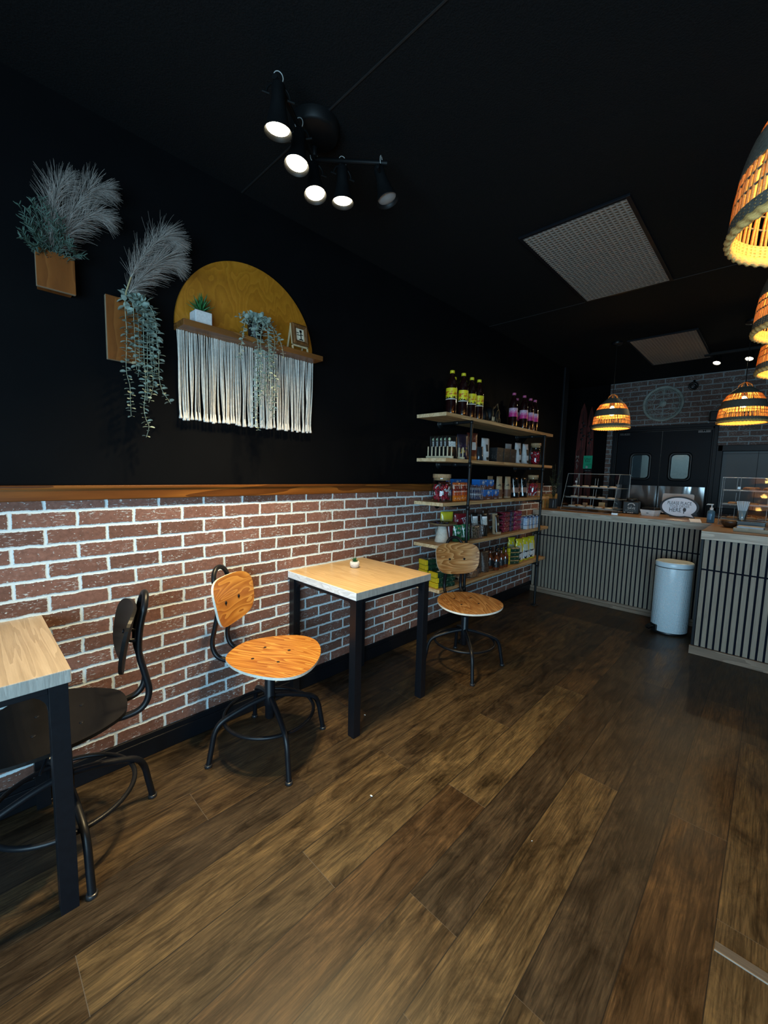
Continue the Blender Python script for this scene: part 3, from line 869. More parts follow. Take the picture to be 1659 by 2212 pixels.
# --- lower planter: taller board, trailing eucalyptus, two plumes
t = thing('wall_planter', 'lower wooden wall planter with eucalyptus trailing below and two pampas plumes', 'wall planter', (0, 0.505, 1.795))
O = (0.505, 1.795)
mb = MB()
boxf(mb, 0.040, 0.058, -0.062, 0.066, 0.0, 0.252, 1, 1, right=0)
mb.build('front_board', [M['stain'], M['cut_edge']], t, bevel=0.002)
mb = MB()
mb.box(0.001, 0.012, -0.050, 0.055, 0.01, 0.24); mb.box(0.012, 0.040, -0.050, -0.040, 0.01, 0.235); mb.box(0.012, 0.040, 0.045, 0.055, 0.01, 0.235); mb.box(0.012, 0.040, -0.040, 0.045, 0.01, 0.02)
mb.build('box', M['stain'], t)
def L2(pts, x0=0.03, x1=0.10, k=2):
    return [Vector((x0 if i == 0 else (x0 + (x1-x0)*min(1.0, i/k)), p[0]-O[0], p[1]-O[1])) for i, p in enumerate(pts)]
E_ = {'a': [(0.515,2.03),(0.512,2.063),(0.503,2.019),(0.504,1.97),(0.506,1.915),(0.503,1.844),(0.5,1.779),(0.502,1.737),(0.511,1.696),(0.511,1.633),(0.512,1.573)],
 'b': [(0.525,2.03),(0.53,2.063),(0.533,2.02),(0.533,1.964),(0.535,1.908),(0.535,1.852),(0.534,1.818),(0.539,1.764)],
 'c': [(0.53,2.03),(0.545,2.062),(0.567,2.016),(0.568,1.96),(0.567,1.874),(0.567,1.816),(0.57,1.744),(0.568,1.676),(0.561,1.611),(0.568,1.564),(0.578,1.535),(0.566,1.489)],
 'd': [(0.535,2.03),(0.555,2.063),(0.585,2.007),(0.589,1.936),(0.592,1.85),(0.598,1.764),(0.599,1.705),(0.581,1.637)],
 'e': [(0.54,2.03),(0.563,2.065),(0.594,2.03),(0.612,1.986),(0.616,1.914),(0.622,1.842),(0.621,1.753),(0.63,1.701),(0.649,1.668),(0.666,1.643)],
 'f': [(0.53,2.03),(0.55,2.061),(0.553,1.984),(0.553,1.899),(0.553,1.813),(0.546,1.74)],
 'g': [(0.53,2.03),(0.575,2.04),(0.602,1.99),(0.605,1.93),(0.603,1.86),(0.607,1.79),(0.60,1.73)],
 'h': [(0.52,2.03),(0.55,2.05),(0.578,2.0),(0.58,1.95),(0.579,1.88),(0.577,1.80),(0.575,1.72),(0.572,1.66)],
 'i': [(0.515,2.03),(0.52,2.075),(0.515,2.085)], 'j': [(0.525,2.03),(0.545,2.07),(0.55,2.08)]}
strs = []
for k, v in E_.items():
    strs.append(L2(v, 0.028, 0.088 if k in 'abc' else 0.075 + 0.01*(ord(k) % 3)))
euc_plant(t, strs, rr, 0.028)
def L2p(pts, xs): return [Vector((x, p[0]-O[0], p[1]-O[1])) for p, x in zip(pts, xs)]
plume(t, L2p([(0.525,2.125),(0.575,2.225),(0.635,2.31),(0.668,2.335),(0.705,2.325)], (0.10,0.10,0.10,0.10,0.10)), rr, 760, 0.088)
plume(t, L2p([(0.522,2.068),(0.573,2.145),(0.628,2.215),(0.668,2.245),(0.70,2.245)], (0.08,0.085,0.09,0.09,0.09)), rr, 1000, 0.095)
MB().tube(L2p([(0.515,1.99),(0.511,2.069),(0.525,2.125)], (0.03,0.08,0.10)), 0.003, 8).build('plume_stem', plain('tan_stem', (0.36,0.28,0.14), 0.6), t)

# --- arch shelf
t = thing('arch_shelf', 'half-moon golden wood wall shelf with long cream yarn fringe', 'wall shelf', (0, 1.10, 1.99))
AR = 0.381
mb = MB()
poly = [(AR*math.cos(PI*i/48), 0.03 + AR*math.sin(PI*i/48)) for i in range(49)]
YZ = Matrix(((0,0,1,0),(1,0,0,0),(0,1,0,0),(0,0,0,1)))      # (y, z, x) -> (x, y, z)
mb.prism(poly, 0.001, 0.016, M=YZ)
mb.build('arch_board', M['arch'], t, bevel=0.002)
mb = MB(); mb.box(0.001, 0.118, -0.382, 0.382, 0.0, 0.027)
mb.build('shelf_board', M['stain_y'], t, bevel=0.002)
rr = random.Random(5)
mb = MB()
NB = 58
for b in range(NB):
    yc = -0.374 + 0.748*b/(NB-1)
    yb = yc + rr.uniform(-0.006, 0.006)
    lean = rr.uniform(-0.008, 0.008)
    zend = -0.392 + rr.uniform(-0.006, 0.006)
    for s_ in range(3):
        y0 = yc + (s_-1)*0.0042 + rr.uniform(-.001, .001)
        x0 = 0.020 + 0.005*(s_ % 2) + rr.uniform(0, 0.006)
        y1 = yb + lean + (s_-1)*0.0020
        pts = []
        for j in range(7):
            u = j/6
            pts.append((x0 + 0.004*math.sin(u*5 + b), y0*(1-u) + y1*u + 0.0012*math.sin(u*7 + b*1.7 + s_), zend*u))
        mb.tube(pts, 0.0019, 5)
    # flared tuft where the strands are knotted
    c = (0.026, yb + lean, zend + 0.004)
    mb.lathe([(0.0032, 0.026), (0.0048, 0.008), (0.0082, -0.010), (0.0066, -0.014), (0.0001, -0.013)], 7, c)
mb.build('yarn_fringe', M['yarn'], t, label='cream yarn fringe hanging below the shelf')

# white cube pot with spiky succulent
def spiky(root, z, n, L, rr, mat, tilt0=0.15, tilt1=1.25, w=0.007):
    mb = MB()
    for k in range(n):
        u = (k+0.5)/n
        a = k*2.39996
        tilt = tilt0 + (tilt1-tilt0)*u + rr.uniform(-.1,.1)
        ll = L*(1.0 - 0.25*u)*rr.uniform(0.85,1.1)
        d0 = Vector((math.cos(a)*math.sin(tilt), math.sin(a)*math.sin(tilt), math.cos(tilt)))
        s = Vector((-math.sin(a), math.cos(a), 0))
        n_ = s.cross(d0)
        vs = []
        for j, (f, ww) in enumerate(((0, 0.7), (0.3, 1.0), (0.65, 0.65), (1.0, 0.05))):
            c = Vector((0,0,z)) + d0*(ll*f) + Vector((0,0,-1))*(0.10*ll*f*f*math.sin(tilt))
            vs += [c + s*(w*ww), c + n_*(0.35*w*ww), c - s*(w*ww), c - n_*(0.35*w*ww)]
        fs = [(j*4+i, j*4+(i+1) % 4, (j+1)*4+(i+1) % 4, (j+1)*4+i) for j in range(3) for i in range(4)]
        mb.add(vs, fs, 0, True)
    return mb.build('leaves', mat, root)
SZ = 1.99 + 0.027
t = thing('potted_succulent', 'spiky green succulent in square white pot on the arch shelf', 'potted plant', (0.060, 0.818, SZ), 0.0)
mb = MB(); mb.box(-0.034, 0.034, -0.038, 0.038, 0, 0.062)
mb.build('pot', M['concrete'], t, bevel=0.003)
MB().box(-0.030, 0.030, -0.034, 0.034, 0.0622, 0.064).build('soil', plain('dark_soil', (0.02,0.015,0.01), 0.9), t)
spiky(t, 0.062, 34, 0.092, rr, M['leaf_succ'])

# black pot with trailing eucalyptus
t = thing('trailing_plant', 'trailing eucalyptus in a round black pot on the arch shelf', 'potted plant', (0.062, 1.092, SZ))
MB().lathe([(0.0001,0.0),(0.030,0.0),(0.034,0.004),(0.040,0.075),(0.041,0.082),(0.037,0.082),(0.036,0.070),(0.0001,0.068)], 28).build('pot', M['black_plastic'], t)
G_ = {'g': ([(1.075,2.08),(1.048,2.112),(1.008,2.118),(0.979,2.098)], .10), 'h': ([(1.075,2.08),(1.024,2.105),(0.995,2.078),(0.987,2.04),(0.981,1.996),(0.975,1.968),(0.97,1.932),(0.964,1.892)], .145),
 'i': ([(1.08,2.08),(1.045,2.115),(1.058,2.083),(1.054,2.028),(1.064,1.971),(1.057,1.909),(1.063,1.85),(1.053,1.787),(1.059,1.727),(1.045,1.663),(1.055,1.602),(1.062,1.562)], .14),
 'j': ([(1.085,2.08),(1.06,2.12),(1.085,2.09),(1.074,2.034),(1.071,1.988),(1.074,1.928),(1.067,1.881),(1.073,1.836),(1.063,1.773),(1.069,1.728),(1.059,1.68)], .15),
 'k': ([(1.09,2.08),(1.075,2.12),(1.099,2.106),(1.119,2.057),(1.126,1.998),(1.126,1.955),(1.126,1.899),(1.112,1.85),(1.101,1.779),(1.112,1.722),(1.126,1.695),(1.14,1.675)], .14),
 'l': ([(1.095,2.08),(1.08,2.12),(1.113,2.113),(1.141,2.087),(1.155,2.048),(1.159,1.993),(1.148,1.928),(1.159,1.868),(1.166,1.781),(1.155,1.709),(1.148,1.628)], .135),
 'm': ([(1.10,2.08),(1.09,2.12),(1.134,2.097),(1.17,2.058),(1.188,2.031),(1.203,1.997),(1.211,1.954)], .135),
 'n': ([(1.09,2.08),(1.07,2.13),(1.05,2.11),(1.045,2.06),(1.05,2.02)], .12), 'o': ([(1.09,2.08),(1.1,2.13),(1.13,2.12),(1.145,2.08)], .10), 'p': ([(1.085,2.08),(1.05,2.13),(1.03,2.10)], .12), 'q': ([(1.09,2.08),(1.085,2.135),(1.07,2.10),(1.066,2.05)], .13),
 'r': ([(1.09,2.08),(1.075,2.12),(1.105,2.09),(1.112,2.03),(1.116,1.97),(1.118,1.91),(1.12,1.84),(1.135,1.77),(1.13,1.71)], .15)}
strs = [[Vector((0.0 if i == 0 else (x1*0.62-0.062 if i == 1 else x1-0.062), p[0]-1.092, p[1]-SZ)) for i, p in enumerate(v)] for v, x1 in G_.values()]
euc_plant(t, strs, rr, 0.024)

# picture on a small A-frame stand
t = thing('picture_frame', 'small wooden picture frame on a pale A-frame stand at shelf end', 'picture frame', (0.072, 1.338, SZ), 0.0)
pale = wood('pale_pine', [(0.42,0.31,0.16), (0.62,0.48,0.28), (0.72,0.58,0.36)], 'Z', 20, 0.1, 0.3, 0.5)
tl = 0.16   # lean of the front legs
RF = Matrix.Translation((0.0, 0, 0)) @ Matrix.Rotation(-tl, 4, 'Y')
mb = MB()
F0 = Matrix.Translation((0.030, 0, 0)) @ Matrix.Rotation(-tl, 4, 'Y')
for y in (-0.052, 0.044):
    mb.box(-0.003, 0.003, y, y+0.008, 0.0, 0.142, M=F0)
mb.box(-0.003, 0.003, -0.052, 0.052, 0.022, 0.029, M=F0)
B0 = Matrix.Translation((-0.030, 0, 0)) @ Matrix.Rotation(0.26, 4, 'Y')
for y in (-0.050, 0.044):
    mb.box(-0.003, 0.003, y, y+0.007, 0.0, 0.142, M=B0)
mb.box(-0.003, 0.003, -0.05, 0.05, 0.012, 0.018, M=B0)
mb.build('stand', pale, t, label='pale pine A-frame stand')
FM = F0 @ Matrix.Translation((0.004, 0, 0.030))
mb = MB()
a, b, h = 0.050, 0.027, 0.112
outer = [(-a,0),(a,0),(a,h),(-a,h)]; inner = [(-b,0.022),(b,0.022),(b,h-0.022),(-b,h-0.022)]; mid = [(-0.040,0.009),(0.040,0.009),(0.040,h-0.009),(-0.040,h-0.009)]
def ring(P, x): return [(x, p[0], p[1]) for p in P]
vs = ring(outer, 0) + ring(outer, 0.012) + ring(mid, 0.018) + ring(inner, 0.010) + ring(inner, 0.002)
fs = []
for k in range(4):
    for i in range(4):
        j = (i+1) % 4
        fs.append((k*4+i, k*4+j, (k+1)*4+j, (k+1)*4+i))
mb.add(vs, fs, 0, False, FM)
mb.build('frame', wood('dark_frame', [(0.06,0.024,0.008), (0.14,0.06,0.018), (0.22,0.10,0.03)], 'Z', 20, 0.08, 0.4, 0.4), t, bevel=0.001)
pr = MB().box(0.0015, 0.004, -b, b, 0.022, h-0.022, M=FM).build('print', plain('cream_print_paper', (0.66,0.60,0.46), 0.6, var=0.05), t, label='cream print of a dark tree')
mb = MB()
fx = 0.0046
mb.box(0.004, fx, 0.004, 0.010, 0.030, 0.082, M=FM); mb.box(0.004, fx, -0.006, 0.020, 0.028, 0.034, M=FM)
mb.box(0.004, fx, 0.000, 0.014, 0.070, 0.084, M=FM); mb.box(0.004, fx, -0.018, 0.004, 0.052, 0.056, M=FM); mb.box(0.004, fx, -0.020, -0.006, 0.064, 0.068, M=FM); mb.box(0.004, fx, 0.008, 0.020, 0.056, 0.060, M=FM)
mb.build('drawing', M['black_plastic'], pr)

# ================================================================== TABLES
def make_table(top_mat, label, loc):
    t = thing('cafe_table', label, 'table', loc, 0, 'square tables along the brick wall')
    a = 0.302
    mb = MB(); boxf(mb, -a, a, -a, a, 0.730, 0.771, 0, 1, right=2)
    mb.build('tabletop', [top_mat, M['pale_lit_side'], M['grey_end']], t, bevel=0.0025)
    L = 0.0225; c = 0.272
    for sx in (-1, 1):
        for sy in (-1, 1):
            mb = MB(); mb.box(sx*c-L, sx*c+L, sy*c-L, sy*c+L, 0.0, 0.7295)
            # curved gusset plates towards the rails
            for ax in (0, 1):
                P = [(0, 0)] + [(0.0, -0.062)] + [(0.062*(1-math.cos(q)), -0.062*(1-math.sin(q)) ) for q in [PI/2*i/6 for i in range(7)]] + [(0.062, 0)]
                P = [(0,0), (0,-0.062)] + [(0.062 - 0.062*math.cos(PI/2*i/6)*0.98, -0.062 + 0.062*math.sin(PI/2*i/6)*0.98) for i in range(7)] + [(0.062,0)]
                lo, hi = [], []
                for (u, z) in P:
                    if ax == 0:
                        x = sx*(c - L - u); lo.append((x, sy*c - 0.006, 0.712+z)); hi.append((x, sy*c + 0.006, 0.712+z))
                    else:
                        y = sy*(c - L - u); lo.append((sx*c - 0.006, y, 0.712+z)); hi.append((sx*c + 0.006, y, 0.712+z))
                n = len(P)
                mb.add(lo+hi, [tuple(range(n)), tuple(range(n, 2*n))] + [(i, (i+1) % n, n+(i+1) % n, n+i) for i in range(n)], 0)
            mb.build('leg', M['black_metal'], t, bevel=0.002)
    mb = MB()
    for s in (-1, 1):
        mb.box(-c+L, c-L, s*c-0.012, s*c+0.012, 0.705, 0.7295); mb.box(s*c-0.012, s*c+0.012, -c+L, c-L, 0.705, 0.7295)
    mb.build('rail_frame', M['black_metal'], t, bevel=0.002)
    return t
M['grey_end'] = wood('grey_end_edge', [(0.18,0.17,0.155), (0.36,0.345,0.31), (0.50,0.48,0.44)], 'Z', 40, 0.08, 0.2, 0.5, fine=0.5)
make_table(M['oak_top'], 'square oak-topped black-legged table with a small succulent on it', (0.306, 1.627, 0))
make_table(M['grey_top'], 'square greyish-topped black-legged table cut by left picture edge', (0.306, -0.103, 0))
# little plant on the oak table
t = thing('potted_succulent', 'tiny succulent in round white pot on the oak-topped table', 'potted plant', (0.200, 1.682, 0.771), 0)
MB().lathe([(0.0001,0.0),(0.018,0.0),(0.026,0.006),(0.031,0.020),(0.030,0.034),(0.026,0.040),(0.0235,0.040),(0.0225,0.034),(0.0001,0.033)], 28).build('pot', M['concrete'], t)
spiky(t, 0.033, 20, 0.038, random.Random(2), M['leaf_succ'], 0.2, 1.1, 0.006)

# ================================================================== SWIVEL CHAIRS  (local +X is the front)
SEAT = [(-0.195,0.0),(-0.190,0.055),(-0.170,0.105),(-0.130,0.145),(-0.075,0.182),(0.0,0.213),(0.075,0.225),(0.135,0.216),(0.180,0.186),(0.212,0.135),(0.230,0.070),(0.235,0.0)]
def sym(P):
    half = [(p[0], p[1]) for p in P]
    return half + [(p[0], -p[1]) for p in reversed(half[1:-1])]
def smooth_closed(P, k=3):
    n = len(P); out = []
    for i in range(n):
        p0, p1, p2, p3 = [Vector(P[(i+d) % n]) for d in (-1, 0, 1, 2)]
        for j in range(k):
            t = j/k
            out.append(0.5*((2*p1) + (p2-p0)*t + (2*p0-5*p1+4*p2-p3)*t*t + (3*p1-p0-3*p2+p3)*t**3))
    return [(p.x, p.y) for p in out]
def shell(mb, outline, zf, th, rings=8):
    """a curved plywood sheet: top (0), bottom (0), edge (1)"""
    n = len(outline)
    def layer(off):
        vs = [(0.0, 0.0, zf(0, 0) + off)]
        for k in range(1, rings+1):
            f = (k/rings)
            f = 1 - (1-f)**1.0
            vs += [(x*f, y*f, zf(x*f, y*f) + off) for (x, y) in outline]
        fs = [(0, 1+i, 1+(i+1) % n) for i in range(n)]
        for k in range(rings-1):
            for i in range(n):
                a = 1 + k*n + i; b = 1 + k*n + (i+1) % n
                fs.append((a, a+n, b+n, b))
        return vs, fs
    v0, f0 = layer(0.0); mb.add(v0, f0, 0, True)
    v1, f1 = layer(-th); mb.add(v1, [tuple(reversed(f)) for f in f1], 0, True)
    top = v0[-n:]; bot = v1[-n:]
    mb.add(top + bot, [(i, n+i, n+(i+1) % n, (i+1) % n) for i in range(n)], 1, False)
    return mb
def make_chair(label, loc, rz, ply, ply_s, edge, base_rot, seat_z=0.478):
    t = thing('swivel_chair', label, 'chair', loc, rz, 'swivel chairs at the wall tables')
    so = smooth_closed(sym(SEAT))
    def zs(x, y):
        r = x/0.235
        return seat_z + 0.012*(y/0.22)**2 - 0.016*max(0, r)**2.2 + 0.006*max(0, -x/0.195)**2 - 0.004
    MBs = shell(MB(), so, zs, 0.012)
    seat = MBs.build('seat', [ply_s, edge], t)
    mb = MB()
    for (x, y) in ((0.072, 0.064), (0.072, -0.064), (-0.056, 0.064), (-0.056, -0.064)):
        mb.cyl(0.0075, zs(x, y)-0.001, zs(x, y)+0.0015, 12, c=(x, y, 0))
    mb.build('seat_screws', M['black_metal'], seat)
    # backrest: egg-shaped sheet, bent sideways and tilted back
    BO = []
    for i in range(44):
        a = 2*PI*i/44
        c, s = math.cos(a), math.sin(a)
        y = 0.170*math.copysign(abs(c)**0.58, c); z = 0.116*math.copysign(abs(s)**0.62, s)
        y *= 1.0 + 0.07*(z/0.116)
        BO.append((y, z))
    BM = Matrix.Translation((-0.198, 0, 0.737)) @ Matrix.Rotation(-0.20, 4, 'Y') @ Matrix(((0,0,1,0),(1,0,0,0),(0,1,0,0),(0,0,0,1)))
    mb = MB()
    sh = shell(MB(), BO, lambda y, z: 0.045*(y/0.17)**2*0.62 - 0.004*(z/0.116)**2, 0.011, 7)
    mb.add([BM @ Vector(v) for v in sh.v], sh.f); mb.mi = sh.mi[:]; mb.sm = sh.sm[:]
    back = mb.build('backrest', [ply, edge], t)
    mb = MB()
    for y in (-0.058, 0.058):
        T = BM @ Matrix.Translation((y, -0.005, 0.0045))
        mb.cyl(0.0085, -0.002, 0.002, 12, M=T)
    mb.build('back_screws', M['black_metal'], back)
    # bent tube: under the seat, round the back, up and over in one arch
    half = [(0.05, 0.050, 0.452), (-0.10, 0.058, 0.450), (-0.20, 0.064, 0.455), (-0.245, 0.066, 0.478), (-0.262, 0.066, 0.53), (-0.250, 0.064, 0.60), (-0.234, 0.062, 0.68), (-0.238, 0.062, 0.76), (-0.249, 0.060, 0.82)]
    P = smooth_path(half, 4)
    arch_ = [Vector((-0.251 - 0.014*math.sin(a), 0.060*math.cos(a), 0.826 + 0.062*math.sin(a))) for a in [PI*i/14 for i in range(15)]]
    other = [Vector((p.x, -p.y, p.z)) for p in reversed(P)]
    MB().tube(P + arch_ + other, 0.0115, 12).build('back_tube', M['black_metal'], t)
    mb = MB()
    for y in (-0.058, 0.058):
        mb.tube([(-0.236, y, 0.730), (-0.206, y, 0.734)], 0.008, 10)
    mb.build('back_spacers', M['black_metal'], t)
    mb = MB(); mb.box(-0.07, 0.085, -0.075, 0.075, 0.448, 0.454); mb.lathe([(0.0001,0.40),(0.024,0.40),(0.036,0.44),(0.05,0.449)], 20)
    mb.build('seat_plate', M['black_metal'], t)
    MB().tube([(0.0, 0.03, 0.442), (0.03, 0.12, 0.437), (0.05, 0.185, 0.405)] if base_rot >= 0 else [(0.0, 0.03, 0.442), (-0.02, 0.12, 0.437), (-0.05, 0.20, 0.43)], 0.004, 8).build('height_lever', M['black_metal'], t)
    mb = MB(); mb.cyl(0.0135, 0.34, 0.445, 18)
    mb.build('piston', M['black_metal'], t)
    mb = MB(); mb.lathe([(0.0001,0.155),(0.021,0.155),(0.0225,0.158),(0.0225,0.215),(0.026,0.218),(0.026,0.275),(0.0245,0.278),(0.0245,0.360),(0.023,0.363),(0.0001,0.363)], 24)
    mb.build('column', M['black_metal'], t)
    for k in range(4):
        a = base_rot + k*PI/2
        c, s = math.cos(a), math.sin(a)
        P = smooth_path([(0.020*c, 0.020*s, 0.262), (0.09*c, 0.09*s, 0.248), (0.185*c, 0.185*s, 0.217), (0.232*c, 0.232*s, 0.192), (0.256*c, 0.256*s, 0.150), (0.268*c, 0.268*s, 0.09), (0.283*c, 0.283*s, 0.010)], 5)
        lg = MB().tube(P, 0.0122, 12).build('leg', M['black_metal'], t)
        MB().cyl(0.0165, 0.0, 0.013, 16, c=(0.2835*c, 0.2835*s, 0)).build('foot_cap', plain('rubber_foot', (0.02,0.02,0.022), 0.3), lg)
    MB().tube([(0.211*math.cos(2*PI*k/64), 0.211*math.sin(2*PI*k/64), 0.186) for k in range(64)], 0.0085, 10, closed=True).build('foot_ring', M['black_metal'], t)
    return t
M['black_ply'] = plain('black_stained_ply', (0.0055,0.005,0.005), 0.45, spec=0.25, var=0.2, vs=20)
a0 = math.radians(34)
make_chair('honey plywood swivel chair left of the oak-topped table, near brick wall', (0.352, 1.000, 0), a0, M['ply'], M['ply_x'], M['ply_edge'], math.radians(-14) - a0 + PI/2)
b0 = math.radians(-34)
make_chair('plywood swivel chair turned to the room in front of the pipe shelving', (0.534, 2.448, 0), b0, M['ply2'], M['ply2_x'], M['ply_edge'], math.radians(-45) - b0 - PI)
c0 = math.radians(-100)
make_chair('all-black swivel chair tucked under the table at left picture edge', (0.310, 0.207, 0), c0, M['black_ply'], M['black_ply'], M['black_ply'], math.radians(3.6) - c0)

# ================================================================== PIPE SHELVING
Y0, Y1, SD = 2.475, 4.445, 0.282
SHZ = [1.815, 1.483, 1.150, 0.822, 0.487]
t = thing('pipe_shelving', 'tall open shelving of five pine boards on black iron pipe', 'shelving', (0.0, 0.0, 0.0))
for k, z in enumerate(SHZ):
    mb = MB(); mb.box(0.006, SD, Y0 + (0.015 if k % 2 else 0), Y1 + (0.02 if k % 2 else -0.01), z-0.027, z)
    mb.mi = [0, 0, 1, 0, 0, 0]
    mb.build('shelf_board', [M['shelf_wood'], M['shelf_end']], t, bevel=0.0015)
for y in (2.787, 4.178):
    mb = MB()
    PX, r = 0.302, 0.0115
    mb.tube([(PX, y, 0.004), (PX, y, 1.755), (PX-0.004, y, 1.770), (PX-0.018, y, 1.776)], r, 14)
    for z in SHZ[1:]:
        mb.lathe([(r, -0.024), (r+0.005, -0.022), (r+0.005, 0.018), (r, 0.020)], 14, (PX, y, z-0.043))
    mb.ball((PX, y, 1.770), 0.0165, n=12)
    mb.lathe([(r, 0.020), (r+0.006, 0.018), (r+0.006, 0.006), (0.036, 0.005), (0.038, 0.0), (0.0001, 0.0)], 24, (PX, y, 0))
    for q in range(4):
        mb.cyl(0.004, 0.004, 0.008, 8, c=(PX+0.026*math.cos(q*PI/2+.7), y+0.026*math.sin(q*PI/2+.7), 0))
    mb.build('post', M['pipe'], t)
    for k, z in enumerate(SHZ):
        zz = z - 0.027 - 0.0135
        mb = MB()
        mb.tube([(0.004, y, zz), (PX-0.010, y, zz)], r, 12)
        mb.lathe([(r, 0.022), (r+0.006, 0.020), (r+0.006, 0.006), (0.036, 0.005), (0.038, 0.0)], 20, M=Matrix.Translation((0.001, y, zz)) @ Matrix.Rotation(PI/2, 4, 'Y'))
        mb.lathe([(r, -0.022), (r+0.004, -0.02), (r+0.004, 0.02), (r, 0.022)], 12, M=Matrix.Translation((0.16, y, zz)) @ Matrix.Rotation(PI/2, 4, 'Y'))
        mb.build('wall_arm', M['pipe'], t)

# ================================================================== PEDAL BIN
t = thing('pedal_bin', 'tall pale blue-white pedal bin standing in front of the slatted counter', 'bin', (1.46, 4.37, 0.0), 0.55)
def bin_tex():
    m, nt, bs = new_mat('embossed_white_enamel')
    co = obj_co(nt)
    sp = nd(nt, 'ShaderNodeSeparateXYZ', {0: co})
    ang = nd(nt, 'ShaderNodeMath', {0: sp.outputs['Y'], 1: sp.outputs['X']}, operation='ARCTAN2').outputs[0]
    u = ma(nt, 'MULTIPLY', ang, 0.155); v = sp.outputs['Z']
    k = 2*PI/0.022
    h = ma(nt, 'MULTIPLY', ma(nt, 'SINE', ma(nt, 'MULTIPLY', ma(nt, 'ADD', u, v), k)), ma(nt, 'SINE', ma(nt, 'MULTIPLY', ma(nt, 'SUBTRACT', u, v), k)))
    bs.inputs['Base Color'].default_value = (0.76, 0.90, 0.97, 1)
    bs.inputs['Roughness'].default_value = 0.30
    bs.inputs['Specular IOR Level'].default_value = 0.6
    bs.inputs['Coat Weight'].default_value = 0.6
    bs.inputs['Coat Roughness'].default_value = 0.25
    bump(nt, bs, h, 0.8, 0.0022)
    return m
BR = 0.142
mb = MB(); mb.lathe([(BR-0.004, 0.022), (BR, 0.026), (BR, 0.590), (BR-0.001, 0.594)], 56, sx=1.0, sy=0.88)
mb.build('body', bin_tex(), t)
mb = MB(); mb.lathe([(0.0001, 0.0), (BR-0.010, 0.0), (BR-0.007, 0.004), (BR-0.007, 0.024), (0.0001, 0.026)], 48, sy=0.88); mb.build('base_ring', M['black_plastic'], t)
MB().lathe([(BR-0.004, 0.593), (BR-0.004, 0.602)], 48, sy=0.88).build('neck_ring', M['black_plastic'], t)
mb = MB(); mb.lathe([(BR+0.002, 0.601), (BR+0.003, 0.604), (BR+0.003, 0.636), (BR-0.002, 0.643), (BR-0.010, 0.646), (BR-0.025, 0.643), (0.0001, 0.650)], 56, sx=1.0, sy=0.88)
mb.build('lid', plain('white_enamel_lid', (0.72,0.86,0.94), 0.28, var=0.02), t)
mb = MB()
PA = Matrix.Rotation(-2.95, 4, 'Z')
mb.box(BR-0.055, BR+0.003, -0.042, 0.042, 0.018, 0.075, M=PA)
mb.build('pedal_recess', M['black_plastic'], t, bevel=0.008)
mb = MB()
mb.grid(lambda u, v: PA @ Vector((BR-0.01 + 0.062*u, -0.038*(1-0.25*u)*(1-2*v), 0.058 - 0.020*u + 0.010*math.sin(u*PI))), 8, 6)
mb.grid(lambda u, v: PA @ Vector((BR-0.01 + 0.062*u, 0.038*(1-0.25*u)*(1-2*v), 0.046 - 0.020*u + 0.010*math.sin(u*PI))), 8, 6)
mb.build('pedal', plain('black_chrome_pedal', (0.03,0.03,0.035), 0.18, metal=0.8), t)

# ================================================================== COUNTERS
def slat_panel(parent, x0, x1, yf, pitch, sw, z0, zb, z1):
    mb = MB()
    mb.box(x0, x1, yf+0.012, yf+0.022, z0-0.01, z1, 1)
    x = x0 + 0.004
    while x + sw < x1 + 0.002:
        mb.box(x, x+sw, yf, yf+0.0125, z0, zb-0.006, 0); mb.box(x, x+sw, yf, yf+0.0125, zb+0.006, z1-0.002, 0)
        x += pitch
    return mb.build('slat_panel', [M['slat'], M['felt']], parent, label='vertical grey oak slats on black felt')
t = thing('service_counter', 'long slatted grey oak counter front across the back, behind the bin', 'counter', (0, 0, 0))
slat_panel(t, 0.02, 1.664, 4.718, 0.0401, 0.0268, 0.062, 0.685, 0.915)
MB().box(0.006, 1.664, 4.741, 5.355, 0.0, 0.914).build('carcass', M['black_trim'], t)
mb = MB(); mb.box(0.02, 1.664, 4.700, 4.716, 0.036, 0.066); mb.box(0.02, 1.664, 4.694, 4.716, 0.0, 0.035)
mb.build('toe_board', M['toe'], t, bevel=0.002)
t = thing('return_counter', 'slatted grey oak counter return projecting forward at right picture edge', 'counter', (0, 0, 0))
slat_panel(t, 1.685, 3.0, 3.968, 0.0411, 0.0276, 0.068, 0.680, 0.915)
mb = MB(); mb.box(1.668, 3.0, 3.991, 4.66, 0.0, 0.914); mb.box(1.668, 1.684, 3.966, 3.992, 0.062, 0.914)
mb.box(1.668, 3.0, 4.66, 5.36, 0.0, 0.914)
mb.build('carcass', M['black_trim'], t)
mb = MB(); mb.box(1.660, 3.0, 3.945, 3.966, 0.0, 0.066)
mb.build('toe_board', M['toe'], t, bevel=0.002)
mb = MB(); boxf(mb, 0.005, 1.664, 4.680, 5.40, 0.915, 0.979, 0, 1)
o = mb.build('worktop', [M['counter_top'], M['counter_edge']], None, bevel=0.002)
tag(o, 'weathered wood worktop along the back counter with brown upper face', 'worktop')
mb = MB(); boxf(mb, 1.6655, 3.0, 3.948, 5.40, 0.916, 0.980, 0, 1)
o = mb.build('worktop', [M['counter_top'], M['counter_edge']], None, bevel=0.002)
tag(o, 'weathered wood worktop of the return counter at right picture edge', 'worktop')

